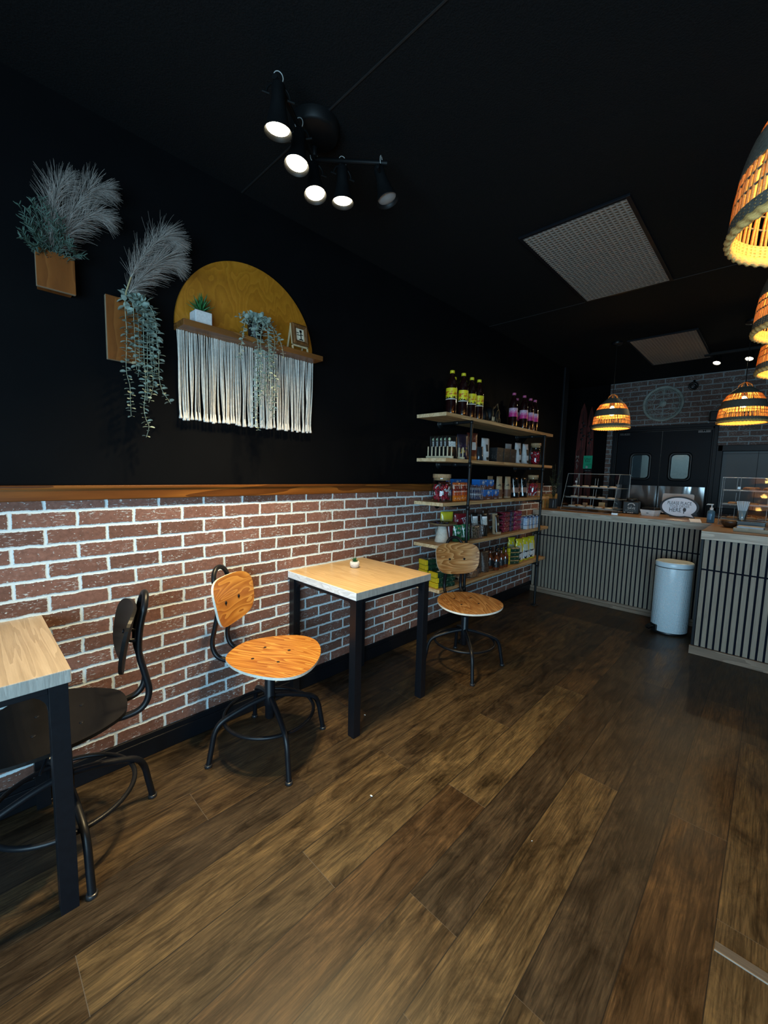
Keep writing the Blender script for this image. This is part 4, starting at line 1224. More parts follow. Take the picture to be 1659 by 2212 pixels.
# ================================================================== GOODS ON THE SHELVING (local +X faces the room)
def print_mat(name, stops, blot=None, blot_col=(0,0,0), blot2=None, z0=0.0, z1=1.0, rough=0.4, scale=60.0, coat=0.0, sy=1.0):
    """printed film or paper: colour bands over the height plus blots of print; stops = [(height fraction, colour)]"""
    m, nt, bs = new_mat(name)
    co = obj_co(nt)
    sp = nd(nt, 'ShaderNodeSeparateXYZ', {0: co})
    f = ma(nt, 'DIVIDE', ma(nt, 'SUBTRACT', sp.outputs['Z'], z0), z1 - z0)
    f = ma(nt, 'ADD', f, ma(nt, 'MULTIPLY', ma(nt, 'SUBTRACT', noise(nt, co, 40.0, 2.0), 0.5), 0.03))
    col = ramp(nt, f, stops, 'CONSTANT')
    if blot:
        a, b, thr = blot
        band = ma(nt, 'MULTIPLY', ma(nt, 'GREATER_THAN', f, a), ma(nt, 'LESS_THAN', f, b))
        n = noise(nt, mapping(nt, co, (1, sy, 1)), scale, 2.0, 0.5)
        col = mixc(nt, ma(nt, 'MULTIPLY', band, ma(nt, 'GREATER_THAN', n, thr)), col, blot_col)
    if blot2:
        a, b, thr, c2, s2 = blot2
        band = ma(nt, 'MULTIPLY', ma(nt, 'GREATER_THAN', f, a), ma(nt, 'LESS_THAN', f, b))
        n = noise(nt, mapping(nt, co, (1, sy, 1), (3, 1, 7)), s2, 2.0, 0.5)
        col = mixc(nt, ma(nt, 'MULTIPLY', band, ma(nt, 'GREATER_THAN', n, thr)), col, c2)
    nt.links.new(col, bs.inputs['Base Color'])
    bs.inputs['Roughness'].default_value = rough
    bs.inputs['Coat Weight'].default_value = coat
    return m

def pouch_front(w, d, h, rr_):
    ph = rr_.uniform(0, 9)
    def fx(y, v):
        dd = d*0.5*(max(0.0, 1-v)**0.55)*(1 - 0.35*abs(2*y/w)**3) + 0.003
        return dd*(1 + 0.07*math.sin(14*v + ph + 30*y)) + 0.0015*math.sin(55*y + 9*v + ph)
    return fx
def pouch(root, w, d, h, mat, seed, lean=0.0, label=None, gusset=True, name='bag', neck=None):
    r_ = random.Random(seed)
    fx = pouch_front(w, d, h, r_)
    Mx = Matrix.Rotation(lean, 4, 'Y')
    mb = MB()
    nv, nu = 14, 12
    def wid(v):
        k = 1 - 0.05*v
        if neck: k *= 1 - neck*math.exp(-((v-0.86)/0.07)**2)
        return w*0.5*k
    vs, fs = [], []
    for j in range(nv+1):
        v = j/nv
        ring_ = []
        for i in range(nu+1):
            y = -wid(v) + 2*wid(v)*i/nu
            e = 1 - abs(2*i/nu - 1)**4
            ring_.append((fx(y, v)*e + 0.001, y))
        back = [(-x*0.9, y) for (x, y) in reversed(ring_)]
        for (x, y) in ring_ + back:
            vs.append(Mx @ Vector((x, y, h*v)))
    K = 2*(nu+1)
    for j in range(nv):
        for i in range(K):
            fs.append((j*K+i, j*K+(i+1) % K, (j+1)*K+(i+1) % K, (j+1)*K+i))
    fs.append(tuple(reversed(range(K)))); fs.append(tuple(nv*K+i for i in range(K)))
    mb.add(vs, fs, 0, True)
    body = mb.build(name, mat, root)
    if label:
        lw, v0, v1, lm = label[:4]
        yo = label[4] if len(label) > 4 else 0.0
        g = MB().grid(lambda a, b: Mx @ Vector((fx(yo-lw/2+lw*a, v0+(v1-v0)*b)*(1 - abs(2*(yo-lw/2+lw*a)/w)**4) + 0.0026, yo-lw/2+lw*a, h*(v0+(v1-v0)*b))), 6, 6)
        g.build('label', lm, root)
    return body

liquid = plain('dark_syrup_bottle', (0.014,0.003,0.003), 0.12, spec=0.7, coat=0.6, var=0.3)
capY = plain('yellow_cap', (0.72,0.62,0.02), 0.4); capP = plain('pink_cap', (0.50,0.10,0.24), 0.4)
labY = print_mat('yellow_bottle_label', [(0.0,(0.80,0.76,0.62)),(0.07,(0.015,0.015,0.012)),(0.13,(0.80,0.66,0.02)),(0.98,(0.6,0.5,0.02))], (0.07,0.30,0.50), (0.012,0.012,0.012), (0.42,0.72,0.52,(0.55,0.14,0.01),55.0), 0.112, 0.198, scale=70.0)
labP = print_mat('pink_bottle_label', [(0.0,(0.55,0.03,0.20)),(0.45,(0.62,0.16,0.36)),(0.70,(0.55,0.36,0.48)),(0.97,(0.55,0.4,0.5))], (0.25,0.85,0.62), (0.75,0.6,0.68), None, 0.10, 0.18, scale=90.0)
def bottle(name, label, cat, loc, R, H, body, cap, lab, l0, l1, group, span=1.9, turn=-0.6):
    t = thing(name, label, cat, loc, turn, group)
    MB().lathe([(0.0001,0.0),(R*0.80,0.0),(R*0.98,0.006),(R,0.015),(R,H*0.28),(R*0.985,H*0.30),(R*0.985,H*0.60),(R,H*0.62),(R*0.95,H*0.68),(R*0.72,H*0.78),(R*0.42,H*0.87),(R*0.32,H*0.91),(R*0.32,H*0.95)], 28).build('body', body, t)
    MB().lathe([(R*0.34,H*0.935),(R*0.42,H*0.935),(R*0.42,H*0.992),(R*0.39,H),(0.0001,H)], 20).build('cap', cap, t)
    MB().lathe([(R*1.012,l0),(R*1.012,l1)], 24, a0=-span, a1=span).build('label', lab, t)
    return t
S1, S2, S3, S4, S5 = SHZ
pos = [(0.205,2.640,'yellow-labelled dark syrup bottle, leftmost of the front row on top shelf'), (0.225,2.765,'yellow-labelled dark syrup bottle standing foremost, second from left on top shelf'),
       (0.200,2.925,'yellow-labelled dark syrup bottle, third from left in front row on top shelf'), (0.205,3.030,'yellow-labelled dark syrup bottle, rightmost of the front row on top shelf'),
       (0.095,2.830,'yellow-capped bottle mostly hidden, left one behind the front row on top shelf'), (0.095,2.960,'yellow-capped bottle mostly hidden, right one behind the front row on top shelf')]
b0_ = None
for k, (x, y, lab) in enumerate(pos):
    if b0_ is None:
        b0_ = bottle('syrup_bottle', lab, 'bottle', (x, y, S1), 0.0425, 0.332, liquid, capY, labY, 0.112, 0.198, 'yellow-labelled bottles on the top shelf')
    else:
        dup(b0_, (x, y, S1), -0.75 + 0.25*((k*7) % 4), lab)
pos = [(0.205,3.655,'pink-labelled dark bottle, leftmost on the right end of top shelf'), (0.225,3.830,'pink-labelled dark bottle standing foremost on the right end of top shelf'),
       (0.205,4.010,'pink-labelled dark bottle, second from right on top shelf'), (0.205,4.115,'pink-labelled dark bottle, rightmost on top shelf'), (0.10,3.930,'pink-capped bottle half hidden behind the other pink ones on top shelf')]
b0_ = None
for k, (x, y, lab) in enumerate(pos):
    if b0_ is None:
        b0_ = bottle('cordial_bottle', lab, 'bottle', (x, y, S1), 0.040, 0.322, liquid, capP, labP, 0.10, 0.18, 'pink-labelled bottles on the top shelf')
    else:
        dup(b0_, (x, y, S1), -0.7 + 0.2*((k*5) % 4), lab)
# dark wire ornament and black basket between them
t = thing('wire_ornament', 'dark bent-wire ornament between the two bottle groups on top shelf', 'ornament', (0.19, 3.33, S1), 0.0)
bronze = plain('dark_bronze_wire', (0.075,0.055,0.03), 0.4, metal=0.6)
mb = MB()
for P in ([(0,-0.09,0.004),(0.01,-0.05,0.02),(0,-0.03,0.10),(0,-0.02,0.145),(0,0.005,0.15)], [(0,-0.02,0.13),(0,0.045,0.185),(0,0.055,0.16),(0,0.10,0.10)], [(0,0.02,0.07),(0,0.045,0.12),(0,0.075,0.135),(0,0.085,0.12)],
          [(0,0.02,0.004),(0.01,0.02,0.05),(0,0.035,0.065),(0.0,0.055,0.05),(0.0,0.055,0.004)], [(0,0.075,0.004),(0,0.075,0.05),(0,0.09,0.065),(0,0.105,0.05),(0,0.105,0.004)], [(0,-0.10,0.004),(0,0.12,0.004)]):
    mb.tube(smooth_path(P, 6), 0.0042, 8)
mb.build('wire', bronze, t)
o = MB()
for k in range(9):
    o.ball((0.03*math.sin(k*2.1), -0.14+0.036*k, 0.075 + 0.02*math.sin(k*3.7)), 0.055, 0.04, 0.075, 12)
o = tag(o.build('black_cloth_bundle', M['black_satin'], None, loc=(0.09, 3.35, S1)), 'dark cloth bundle in shadow behind the wire ornament on top shelf', 'cloth')
t = thing('peg_rack', 'short dark peg rack with two pale pegs on top shelf', 'rack', (0.245, 3.19, S1), 0.0)
MB().box(-0.012, 0.012, -0.05, 0.06, 0, 0.01).build('base', bronze, t, bevel=0.001)
for y in (0.012, 0.038):
    MB().cyl(0.004, 0.010, 0.05, 10, c=(0, y, 0)).build('peg', M['shelf_end'], t)

# --- second board
t = thing('peg_rack', 'pale wooden peg rack holding black packets on second board', 'rack', (0.16, 2.655, S2), 0.06)
lt = wood('pale_beech', [(0.45,0.36,0.22), (0.66,0.55,0.36), (0.74,0.64,0.45)], 'X', 20, 0.1, 0.3, 0.5)
for y in (-0.085, 0.085):
    MB().box(-0.118, 0.118, y-0.012, y+0.012, 0, 0.018).build('rail', lt, t, bevel=0.002)
    for k in range(7):
        MB().cyl(0.0052, 0.018, 0.092, 12, c=(-0.106+0.0353*k, y, 0)).build('peg', lt, t)
blk = plain('black_foil_packet', (0.008,0.008,0.008), 0.3, coat=0.3)
wlab = print_mat('white_packet_label', [(0.0,(0.62,0.64,0.62))], (0.1,0.9,0.60), (0.2,0.22,0.2), None, 0.0, 0.16, scale=140)
gl = plain('pale_green_seal', (0.50,0.62,0.40), 0.5)
p0 = None
for k, lab in enumerate(['rearmost of five black packets filed in the pale peg rack', 'second from rear of five black packets filed in the pale peg rack', 'middle one of five black packets filed in the pale peg rack', 'second from front of five black packets filed in the pale peg rack', 'front one of five black packets filed in the pale peg rack, widest visible label']):
    loc = (0.072+0.0353*k, 2.650+0.004*k, S2+0.004)
    if p0 is None:
        p0 = thing('tea_packet', lab, 'packet', loc, -0.42, 'black packets in the peg rack')
        pouch(p0, 0.105, 0.020, 0.178, blk, 3, -0.12, (0.062, 0.50, 0.74, wlab), name='bag')
        MB().ball((-0.010, -0.02, 0.146), 0.004, 0.012, 0.015, 10).build('seal', gl, p0)
    else:
        dup(p0, loc, -0.42, lab)
def pouch_thing(name, label, cat, loc, w, d, h, mat, seed, lab=None, rz=-0.35, group=None, lean=0.0, neck=None, part='bag'):
    t = thing(name, label, cat, loc, rz, group)
    pouch(t, w, d, h, mat, seed, lean, lab, neck=neck, name=part)
    return t
purple = print_mat('deep_purple_foil', [(0.0,(0.018,0.012,0.035)),(0.6,(0.012,0.009,0.02))], (0.1,0.7,0.58), (0.05,0.04,0.07), (0.25,0.5,0.60,(0.42,0.30,0.08),20.0), 0, 0.2, 0.35)
pouch_thing('snack_pouch', 'dark purple pouch with gold spot beside the pale peg rack', 'pouch', (0.185, 2.845, S2), 0.115, 0.06, 0.205, purple, 5)
brown = print_mat('reddish_brown_foil', [(0.0,(0.42,0.15,0.03)),(0.14,(0.10,0.022,0.012)),(0.45,(0.12,0.03,0.02)),(0.85,(0.08,0.015,0.01))], (0.3,0.8,0.62), (0.3,0.2,0.16), None, 0, 0.235, 0.3)
t = pouch_thing('snack_pouch', 'reddish brown pouch with orange foot and pale badge on second board', 'pouch', (0.185, 2.990, S2), 0.115, 0.06, 0.228, brown, 6, (0.05, 0.38, 0.66, plain('pale_badge', (0.55,0.53,0.5), 0.5)))
whitep = plain('white_paper_pouch', (0.50,0.50,0.49), 0.65, bump_s=0.3, bump_sc=60)
inkblk = plain('black_ink_print', (0.015,0.015,0.015), 0.5)
foil = plain('crumpled_clear_wrap', (0.06,0.07,0.08), 0.15, metal=0.6, bump_s=0.6, bump_sc=50)
for k, (x, y, lab, wdt) in enumerate([(0.19, 3.195, 'white coffee pouch just right of the near pipe post on second board', 0.075), (0.20, 3.800, 'white coffee pouch, left of the pair at the right of second board', 0.07), (0.20, 3.965, 'white coffee pouch, right of the pair beside the candy jar', 0.07)]):
    if k == 0:
        wp = thing('coffee_pouch', lab, 'pouch', (x, y, S2), -0.30, 'white coffee pouches on second board')
        pouch(wp, 0.085, 0.07, 0.200, whitep, 8, 0, None)
        fx_ = pouch_front(0.085, 0.07, 0.2, random.Random(8))
        MB().grid(lambda a, b: Vector((fx_(-0.012+0.024*a, 0.42+0.3*b)+0.0035, -0.012+0.024*a, 0.2*(0.42+0.3*b))), 3, 4).build('label', inkblk, wp)
        MB().box(0.037, 0.0395, -0.011, 0.013, 0.010, 0.035).build('tag', inkblk, wp)
    else:
        dup(wp, (x, y, S2), -0.25, lab)
pouch_thing('clear_wrap_bag', 'crinkled dark clear bag beside the white coffee pouch on second board', 'bag', (0.205, 3.085, S2), 0.07, 0.05, 0.12, foil, 9)
pouch_thing('coffee_pouch', 'grey pouch standing at the wall behind the white pouch', 'pouch', (0.08, 3.40, S2), 0.085, 0.05, 0.215, plain('grey_paper_pouch', (0.10,0.105,0.11), 0.6), 10)
pouch_thing('coffee_pouch', 'grey-white pouch top showing behind the black cartons on second board', 'pouch', (0.07, 3.86, S2), 0.085, 0.05, 0.20, plain('dim_white_pouch', (0.32,0.32,0.31), 0.6), 12)
bbox = print_mat('black_carton', [(0.0,(0.010,0.010,0.010))], (0.15,0.85,0.66), (0.10,0.10,0.09), None, 0, 0.13, 0.5, scale=110)
c0_ = None
for k, (x, y, lab) in enumerate([(0.19, 3.400, 'black carton with faint grey print, left of three on second board'), (0.19, 3.530, 'black carton, middle of three on second board'), (0.19, 3.655, 'black carton, right of three on second board')]):
    if c0_ is None:
        c0_ = thing('black_carton', lab, 'carton', (x, y, S2), 0.0, 'black cartons on second board')
        MB().box(-0.04, 0.04, -0.058, 0.058, 0, 0.128).build('box', bbox, c0_, bevel=0.0015)
        MB().box(-0.041, 0.0415, -0.0585, 0.0585, 0.098, 0.129).build('lid', plain('black_card_lid', (0.013,0.013,0.013), 0.5), c0_, bevel=0.0015)
        text_part('print', 'TEA', 0.022, plain('faint_grey_print', (0.12,0.12,0.11), 0.5), c0_, (0.0408, 0, 0.06), (PI/2, 0, PI/2))
    else:
        dup(c0_, (x, y, S2), None, lab)

def candy_jar(label, loc, R, H, lid_h, seed, clabel):
    t = thing('candy_jar', label, 'jar', loc, 0, 'wooden-lidded candy jars on the shelving')
    MB().lathe([(0.0001,0.001),(R*0.96,0.001),(R,0.008),(R,H*0.74),(R*0.90,H*0.80),(R*0.86,H*0.83),(R*0.86,H-0.002)], 40).build('glass', M['glass'], t)
    cork = plain('cork_lid', (0.42,0.27,0.14), 0.75, var=0.3, vs=120)
    MB().lathe([(0.0001,H-lid_h*0.6),(R*0.82,H-lid_h*0.6),(R*0.82,H-0.001),(R*0.90,H-0.001),(R*0.90,H+lid_h*0.8),(R*0.88,H+lid_h*0.85),(0.0001,H+lid_h*0.85)], 36).build('lid', cork, t, label='round cork lid')
    r_ = random.Random(seed)
    mb = MB()
    for i in range(90):
        a = r_.uniform(0, 2*PI); q = (R-0.020)*math.sqrt(r_.uniform(0.15, 1)); z = 0.018 + (H*0.56)*r_.random()
        T = Matrix.Translation((q*math.cos(a), q*math.sin(a), z)) @ Matrix.Rotation(r_.uniform(0, PI), 4, 'Z') @ Matrix.Rotation(r_.uniform(-1.2, 1.2), 4, 'X')
        mi = 0 if r_.random() < 0.66 else (1 if r_.random() < 0.6 else 2)
        L = 0.020
        mb.lathe([(0.009, -L*0.82), (0.004, -L*0.52), (0.009, -L*0.42), (0.010, 0.0), (0.009, L*0.42), (0.004, L*0.52), (0.009, L*0.82)], 8, m=mi, M=T, sy=0.6)
    o = mb.build('wrapped_candy', [plain('red_candy_wrap', (0.42,0.012,0.030), 0.25), plain('white_candy_wrap', (0.62,0.60,0.60), 0.3), plain('dark_candy_wrap', (0.10,0.015,0.02), 0.3)], None, loc=loc)
    tag(o, clabel, 'candy', None, 'stuff')
    return t
candy_jar('large glass candy jar with cork lid at the left end of third board', (0.165, 2.615, S3), 0.079, 0.185, 0.034, 1, 'red and white wrapped candies filling the large left jar')
candy_jar('cork-lidded candy jar at the right end of second board', (0.19, 4.235, S2), 0.058, 0.20, 0.03, 2, 'red wrapped candies inside the jar at right of second board')
candy_jar('cork-lidded candy jar at the right end of third board', (0.19, 4.215, S3), 0.060, 0.20, 0.03, 3, 'red wrapped candies inside the jar at right of third board')

# --- third board
orange = print_mat('orange_snack_film', [(0.0,(0.66,0.15,0.01)),(0.30,(0.48,0.06,0.01)),(0.55,(0.20,0.020,0.012)),(0.85,(0.50,0.10,0.02))], (0.1,0.9,0.56), (0.62,0.4,0.3), None, 0, 0.15, 0.2, scale=45, coat=0.4)
s0_ = None
names_ = ['leftmost', 'second from left', 'third from left', 'third from right', 'second from right', 'rightmost']
for k in range(6):
    loc = (0.226 - 0.004*k, 2.712 + 0.041*k, S3); lab = 'orange-red snack bar wrapper standing %s of six beside the big candy jar' % names_[k]
    if s0_ is None:
        s0_ = thing('snack_packet', lab, 'packet', loc, -0.5, 'orange snack packets on third board')
        pouch(s0_, 0.040, 0.024, 0.150, orange, 21, -0.10, None, name='film')
    else:
        dup(s0_, loc, -0.70 + 0.35*(k % 3), lab)
pouch_thing('snack_pouch', 'dark maroon pouch behind the big candy jar on third board', 'pouch', (0.06, 2.80, S3), 0.13, 0.06, 0.15, plain('maroon_foil', (0.09,0.015,0.012), 0.3), 22)
def wire_basket(label, loc, w, d, h, rz, flare=0.012):
    t = thing('wire_basket', label, 'basket', loc, rz, 'small wire baskets on the shelving')
    mb = MB()
    def rect(z, k): return [(d/2+k, -w/2-k, z), (d/2+k, w/2+k, z), (-d/2-k, w/2+k, z), (-d/2-k, -w/2-k, z)]
    for j in range(5):
        f = j/4; mb.tube(rect(0.003 + (h-0.003)*f, flare*f), 0.0012 if j < 4 else 0.0018, 5, closed=True)
    lo, hi = rect(0.003, 0), rect(h, flare)
    for s in range(4):
        n = 6
        for i in range(n+1):
            f = i/n
            a = Vector(lo[s]).lerp(Vector(lo[(s+1) % 4]), f); b = Vector(hi[s]).lerp(Vector(hi[(s+1) % 4]), f)
            mb.tube([a, b], 0.0012, 5)
    for i in range(4):
        y = -w/2 + w*(i+0.5)/4
        mb.tube([(d/2, y, 0.003), (-d/2, y, 0.003)], 0.0012, 5)
    mb.build('wire', plain('rose_wire', (0.34,0.25,0.22), 0.35, metal=0.8), t)
    return t
wire_basket('rosy wire basket of blue-white packets right of the near post on third board', (0.20, 3.055, S3), 0.115, 0.085, 0.125, -0.2)
navy = print_mat('navy_white_packet', [(0.0,(0.02,0.03,0.09)),(0.35,(0.42,0.44,0.50)),(0.5,(0.02,0.03,0.09)),(0.8,(0.25,0.26,0.3))], (0.1,0.9,0.62), (0.4,0.4,0.42), None, 0, 0.10, 0.35)
for k in range(3):
    pouch_thing('snack_packet', ['navy packet nearest the room inside the wire basket of third board', 'navy packet in the middle of the wire basket of third board', 'navy packet at the back of the wire basket of third board'][k], 'packet', (0.225-0.024*k, 3.05+0.004*k, S3+0.006), 0.085, 0.02, 0.10, navy, 30+k, None, -0.2, 'navy packets in the wire basket')
blue = print_mat('blue_cocoa_carton', [(0.0,(0.12,0.035,0.018)),(0.32,(0.012,0.13,0.46)),(0.9,(0.02,0.18,0.55))], (0.22,0.48,0.52), (0.13,0.04,0.02), None, 0, 0.088, 0.4, scale=50)
badge = plain('white_badge', (0.55,0.58,0.62), 0.5)
def blue_box(loc, lab, rz=0.0):
    t = thing('cocoa_carton', lab, 'carton', loc, rz, 'blue cartons stacked on third board')
    MB().box(-0.04, 0.04, -0.058, 0.058, 0, 0.0865).build('box', blue, t, bevel=0.001)
    mb = MB()
    mb.lathe([(0.017, 0), (0.017, 0.0012), (0.0125, 0.0012), (0.0125, 0)], 20, M=Matrix.Translation((0.040, 0.002, 0.060)) @ Matrix.Rotation(PI/2, 4, 'Y'))
    mb.box(0.040, 0.0412, -0.010, 0.014, 0.056, 0.066); mb.box(0.040, 0.0412, 0.038, 0.050, 0.066, 0.078); mb.box(0.040, 0.0412, -0.02, 0.022, 0.005, 0.010)
    mb.build('badge', badge, t)
    return t
bb = blue_box((0.185, 3.235, S3), 'blue cocoa carton, lower left of the stacked block on third board')
for loc, lab in [((0.185, 3.365, S3), 'blue cocoa carton, lower right of the stacked block on third board'), ((0.175, 3.155, S3+0.088), 'blue cocoa carton, upper left of the stacked block on third board'), ((0.175, 3.285, S3+0.088), 'blue cocoa carton, upper right of the stacked block on third board'),
                 ((0.060, 3.13, S3), 'blue carton at wall under the brighter blue one on third board'), ((0.060, 2.985, S3), 'blue carton at wall behind the orange packets on third board')]:
    dup(bb, loc, 0.0, lab)
bt = blue_box((0.06, 3.06, S3+0.088), 'bright blue carton standing highest behind the near post on third board')
bt.children[0].data.materials.clear(); bt.children[0].data.materials.append(plain('bright_blue_carton', (0.02,0.20,0.55), 0.4))
dup(bb, (0.060, 2.93, S3+0.0875), 0.0, 'blue carton top left at the wall above the orange packets')
kraft = print_mat('kraft_coffee_bag', [(0.0,(0.36,0.26,0.15)),(0.08,(0.14,0.06,0.03)),(0.42,(0.36,0.26,0.15))], (0.52,0.74,0.58), (0.07,0.055,0.04), None, 0, 0.20, 0.6, scale=45)
kb = pouch_thing('coffee_bag', 'kraft paper coffee bag, left of three on third board', 'bag', (0.195, 3.475, S3), 0.075, 0.06, 0.205, kraft, 41, None, -0.25, 'kraft bags on third board')
dup(kb, (0.20, 3.630, S3), -0.25, 'kraft paper coffee bag, right of three on third board')
dup(kb, (0.07, 3.53, S3), -0.25, 'kraft paper coffee bag at the wall behind the other two')
blackp = print_mat('glossy_black_bag', [(0.0,(0.008,0.008,0.008)),(0.25,(0.30,0.17,0.12)),(0.5,(0.008,0.008,0.008))], (0.55,0.85,0.64), (0.12,0.12,0.11), None, 0, 0.20, 0.18, coat=0.5)
kb = pouch_thing('coffee_bag', 'glossy black bag with tan band, left of two on third board', 'bag', (0.195, 3.800, S3), 0.085, 0.06, 0.200, blackp, 43, None, -0.25, 'black bags on third board')
dup(kb, (0.20, 3.975, S3), -0.25, 'glossy black bag with tan band beside the right candy jar')

# --- fourth board
t = thing('cake_stand', 'rustic cake stand with dark plate on pale stone foot, left end of fourth board', 'cake stand', (0.150, 2.665, S4))
MB().lathe([(0.0001,0.0),(0.056,0.0),(0.058,0.006),(0.050,0.04),(0.040,0.09),(0.033,0.128),(0.0001,0.130)], 32).build('foot', wood('whitewashed_stone', [(0.40,0.36,0.29), (0.62,0.58,0.50), (0.74,0.71,0.64)], 'Z', 24, 0.8, 0.2, 0.7), t)
MB().lathe([(0.0001,0.130),(0.06,0.130),(0.108,0.146),(0.118,0.153),(0.116,0.157),(0.10,0.152),(0.05,0.142),(0.0001,0.141)], 44).build('plate', wood('dark_bark_plate', [(0.08,0.048,0.026), (0.20,0.13,0.07), (0.34,0.23,0.13)], 'X', 18, 0.2, 0.4, 0.5), t)
r_ = random.Random(9)
c0_ = None
wraps = plain('purple_sweet_wrap', (0.035,0.025,0.075), 0.25)
wr2 = plain('dark_sweet_wrap', (0.02,0.012,0.012), 0.25)
for k in range(12):
    a = k*2.4; q = 0.022 + 0.052*((k*5) % 12)/12
    loc = (0.150 + q*math.cos(a), 2.665 + q*math.sin(a), S4 + 0.1485 + 0.05*q)
    if k < 2:
        mb = MB(); mb.box(-0.012, 0.012, -0.009, 0.009, 0.0, 0.010); o = mb.build('wrapped_sweet', [wraps, wr2][k], None, bevel=0.003, loc=loc)
        tag(o, 'small %s wrapped sweet among those lying on the cake stand' % ['purple', 'dark'][k], 'sweet', 'sweets on the cake stand'); c0_ = (o,) if k == 0 else c0_ + (o,)
    else:
        dup(c0_[k % 2], loc, a)
cy = print_mat('yellow_crisp_bag', [(0.0,(0.60,0.50,0.03)),(0.4,(0.55,0.50,0.12)),(0.8,(0.65,0.55,0.03))], (0.15,0.7,0.55), (0.30,0.33,0.12), None, 0, 0.2, 0.25, coat=0.4)
cr = print_mat('red_white_crisp_bag', [(0.0,(0.14,0.012,0.018)),(0.35,(0.18,0.012,0.02)),(0.9,(0.20,0.02,0.025))], (0.2,0.75,0.60), (0.5,0.48,0.46), None, 0, 0.2, 0.25, scale=38, coat=0.4)
cg = print_mat('green_crisp_bag', [(0.0,(0.012,0.12,0.05)),(0.5,(0.016,0.16,0.07)),(0.88,(0.10,0.09,0.05))], (0.15,0.9,0.58), (0.50,0.50,0.46), (0.5,0.9,0.62,(0.35,0.22,0.10),30.0), 0, 0.18, 0.22, scale=34, coat=0.4)
pouch_thing('crisp_bag', 'yellow crisp bag poking up at the wall behind the cake stand', 'crisp bag', (0.055, 2.86, S4), 0.13, 0.07, 0.225, cy, 51, None, -0.4)
t = pouch_thing('crisp_bag', 'dark red crisp bag with big white letters left of the near post', 'crisp bag', (0.125, 2.945, S4+0.02), 0.15, 0.08, 0.195, cr, 52, None, -0.35, None, 0.12)
ltr = plain('white_letter_print', (0.66,0.68,0.72), 0.4); ltb = plain('blue_letter_edge', (0.03,0.04,0.16), 0.4)
for (s, z, y) in (('TO', 0.145, 0.025), ('KI', 0.110, 0.035)):
    text_part('letters', s, 0.052, ltb, t, (0.040, y+0.002, z-0.002), (PI/2, -0.25, PI/2), ext=0.0015)
    text_part('letters', s, 0.046, ltr, t, (0.0425, y, z), (PI/2, -0.25, PI/2), ext=0.0015)
g0_ = pouch_thing('crisp_bag', 'green crisp bag beside the cake stand foot on fourth board', 'crisp bag', (0.215, 2.785, S4), 0.085, 0.055, 0.135, cg, 53, None, -0.45, 'green crisp bags')
dup(g0_, (0.225, 2.89, S4), -0.35, 'green crisp bag touching the near pipe post on fourth board')
pouch_thing('crisp_bag', 'dull red crisp bag squeezed behind the green ones at cake stand', 'crisp bag', (0.15, 2.80, S4), 0.10, 0.05, 0.14, plain('dull_red_film', (0.13,0.015,0.02), 0.3, coat=0.3), 54, None, -0.4)
wire_basket('rosy wire basket right of the near post on fourth board', (0.215, 3.045, S4), 0.125, 0.085, 0.115, -0.2)
for k, lab in enumerate(['dark speckled nut bag in front inside the wire basket of fourth board', 'dark speckled nut bag at back inside the wire basket of fourth board']):
    pouch_thing('nut_bag', lab, 'bag', (0.228-0.035*k, 3.04+0.01*k, S4+0.005), 0.10, 0.028, 0.10, print_mat('speckled_nut_bag', [(0.0,(0.05,0.035,0.02))], (0,1,0.55), (0.22,0.16,0.09), (0,1,0.64,(0.03,0.07,0.03),60), 0, 0.1, 0.3, scale=90) if k == 0 else plain('dark_nut_bag', (0.035,0.025,0.018), 0.3), 55+k, None, -0.2, 'nut bags in the basket')
bl4 = plain('black_coffee_bag', (0.008,0.008,0.008), 0.35, coat=0.2)
k4 = pouch_thing('coffee_bag', 'black bag with white label rising behind the wire basket of fourth board', 'bag', (0.135, 3.165, S4), 0.088, 0.06, 0.205, bl4, 57, (0.060, 0.48, 0.86, wlab), -0.25, 'black bags with white labels on fourth board')
dup(k4, (0.195, 3.225, S4), -0.25, 'black bag with white label standing right of the wire basket')
dkb = plain('dark_brown_bag', (0.045,0.022,0.014), 0.3, coat=0.2)
k4 = pouch_thing('coffee_bag', 'dark brown bag at the wall near the middle of fourth board', 'bag', (0.115, 3.40, S4), 0.085, 0.06, 0.225, dkb, 58, None, -0.25, 'dark brown bags on fourth board')
t = thing('card_holder', 'folded kraft card stand holding a dark brown packet on fourth board', 'display stand', (0.215, 3.435, S4), -0.3)
kc = plain('kraft_card', (0.42,0.30,0.18), 0.7)
mb = MB(); mb.box(-0.016, -0.013, -0.03, 0.03, 0, 0.19, M=Matrix.Rotation(-0.10, 4, 'Y')); mb.box(-0.016, 0.028, -0.03, 0.03, 0.0, 0.004); mb.box(0.025, 0.028, -0.03, 0.03, 0.0, 0.022)
mb.prism([(-0.016,0),(0.028,0),(0.002,0.035),(-0.030,0.19),(-0.034,0.19)], -0.032, -0.030, M=XZ)
mb.build('card', kc, t)
pouch_thing('snack_pouch', 'dark brown packet with tan spot set in the kraft card stand', 'pouch', (0.222, 3.438, S4+0.005), 0.048, 0.026, 0.17, dkb, 59, (0.018, 0.45, 0.58, kc), -0.3, None, -0.08)
redp = print_mat('crimson_packet', [(0.0,(0.17,0.014,0.030))], (0.1,0.9,0.60), (0.40,0.22,0.24), None, 0, 0.05, 0.25, scale=60, coat=0.4)
magp = print_mat('magenta_packet', [(0.0,(0.20,0.012,0.060))], (0.1,0.9,0.62), (0.45,0.25,0.30), None, 0, 0.05, 0.25, scale=60, coat=0.4)
